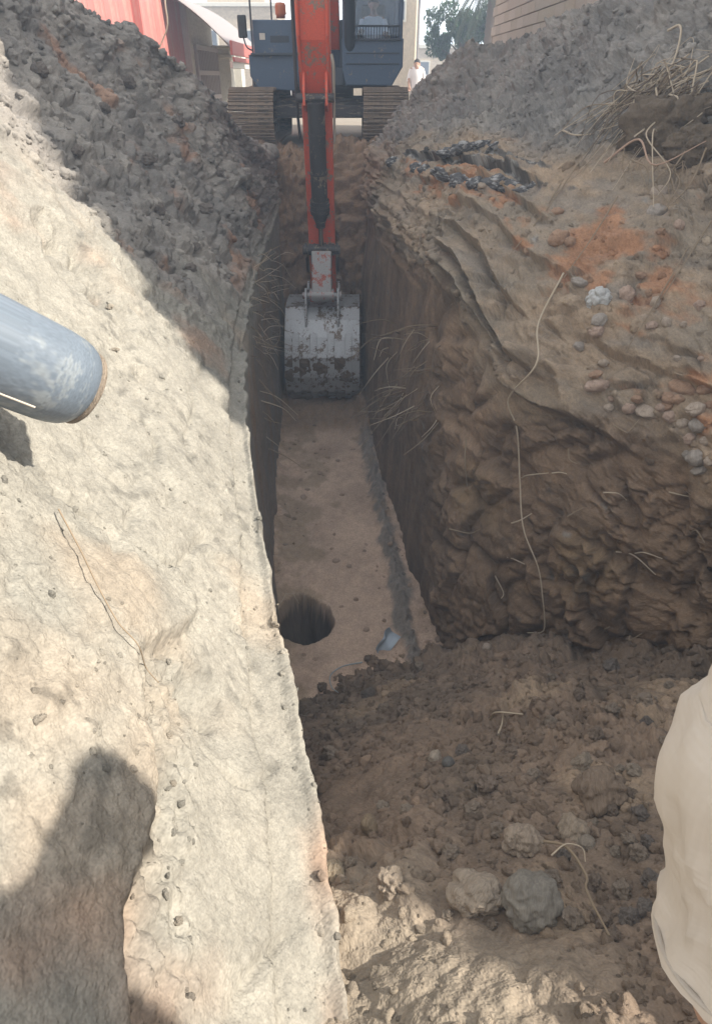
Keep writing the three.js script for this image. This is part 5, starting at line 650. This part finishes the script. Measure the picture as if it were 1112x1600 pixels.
{ // root clump torn out with its soil, upper right
  const q0 = hit(1050, 215), k = q0.s / FOCAL, t = thing('root_clump', 'torn up shrub root with clinging soil on the upper right bank', 'root clump', q0.p.toArray()), sm = lump([0.13, 0.095, 0.065], 0.012);
  for (const [x, y, w, h] of [[1050, 215, 120, 95], [1085, 180, 90, 60], [1010, 225, 50, 75], [1095, 235, 80, 60]]) { const q = hit(x, y), m = mesh('soil_block', rock(18, 0.6, 0.3, x), sm, t); m.scale.set(w * k, h * k, w * 0.8 * k); m.position.copy(q.p).addScaledVector(q.n, h * k * 0.22).sub(q0.p); }
  const P = (x, y, l) => { const q = hit(clamp(x, 0, 1111), y); return q.p.addScaledVector(q.n, l).sub(q0.p); }, run = (pts, w, m) => mesh('root', strand(pts.map(([x, y, l]) => P(x, y, l * 0.6)), w * k / 2.0, w * k / 6, pts.length * 6, 5), m, t);
  run([[1045, 45, 0.1], [1046, 75, 0.3], [1044, 110, 0.36], [1050, 135, 0.3]], 5, M.rootPale); run([[955, 256, 0.12], [985, 252, 0.3], [1030, 260, 0.4], [1074, 266, 0.36]], 4, std(0.38, 0.25, 0.18, 0.9)); run([[880, 206, 0.04], [910, 212, 0.08], [945, 205, 0.12], [990, 180, 0.25]], 4, M.rootPale); run([[985, 250, 0.3], [1010, 238, 0.42], [1040, 240, 0.44], [1052, 258, 0.42], [1040, 310, 0.3]], 3, M.rootPale); run([[1062, 150, 0.42], [1060, 190, 0.46], [1052, 240, 0.46], [1042, 318, 0.3]], 3.4, M.rootPale);
  for (let i = 0; i < 120; i++) { const a = rr(1000, 1105), b = rr(125, 165), far = rnd(), x = lerp(a, a - 150 * far, 1) - 10 + rr(-20, 30), y = b + 40 + 100 * far * rnd() + 20 * far; run([[a, b, rr(0.28, 0.42)], [lerp(a, x, 0.5) + rr(-12, 12), lerp(b, y, 0.5) - rr(0, 22), rr(0.25, 0.46)], [x, y, rr(0.03, 0.34)]], rr(1.2, 3.2), [M.root, M.rootPale, M.rootDark][i % 3]); }
  for (let i = 0; i < 22; i++) { const a = rr(1000, 1100), b = rr(130, 150); run([[a, b, 0.36], [a + rr(-14, 14), b - rr(10, 22), 0.42], [a + rr(-30, 25), b - rr(12, 45), 0.36]], rr(1.6, 3), M.rootPale); }
  for (let i = 0; i < 16; i++) { const a = rr(985, 1080), b = rr(255, 275); run([[a, b, 0.3], [a + rr(-14, 10), b + rr(12, 26), 0.24], [a + rr(-30, 14), b + rr(30, 60), 0.08]], rr(1.5, 3), M.root); }
}
{ // scrap of plastic by the toe of the heap
  const q = hit(603, 1012), g = new THREE.PlaneGeometry(0.16, 0.26, 14, 20), p = g.attributes.position; for (let i = 0; i < p.count; i++) p.setZ(i, 0.045 * noise(p.getX(i) * 16, p.getY(i) * 12, 2) + 0.5 * p.getX(i) ** 2 * 6);
  g.computeVertexNormals(); const m = mesh('plastic_scrap', g, std(0.35, 0.4, 0.46, 0.25, { side: THREE.DoubleSide })); m.position.copy(q.p).add(V(0, 0.07, 0)); m.rotation.set(-0.7, 0.5, -0.7); tag(m, 'crumpled grey plastic scrap where the heap meets the pink floor', 'plastic scrap');
}
camera.updateProjectionMatrix();
renderer.render(scene, camera);
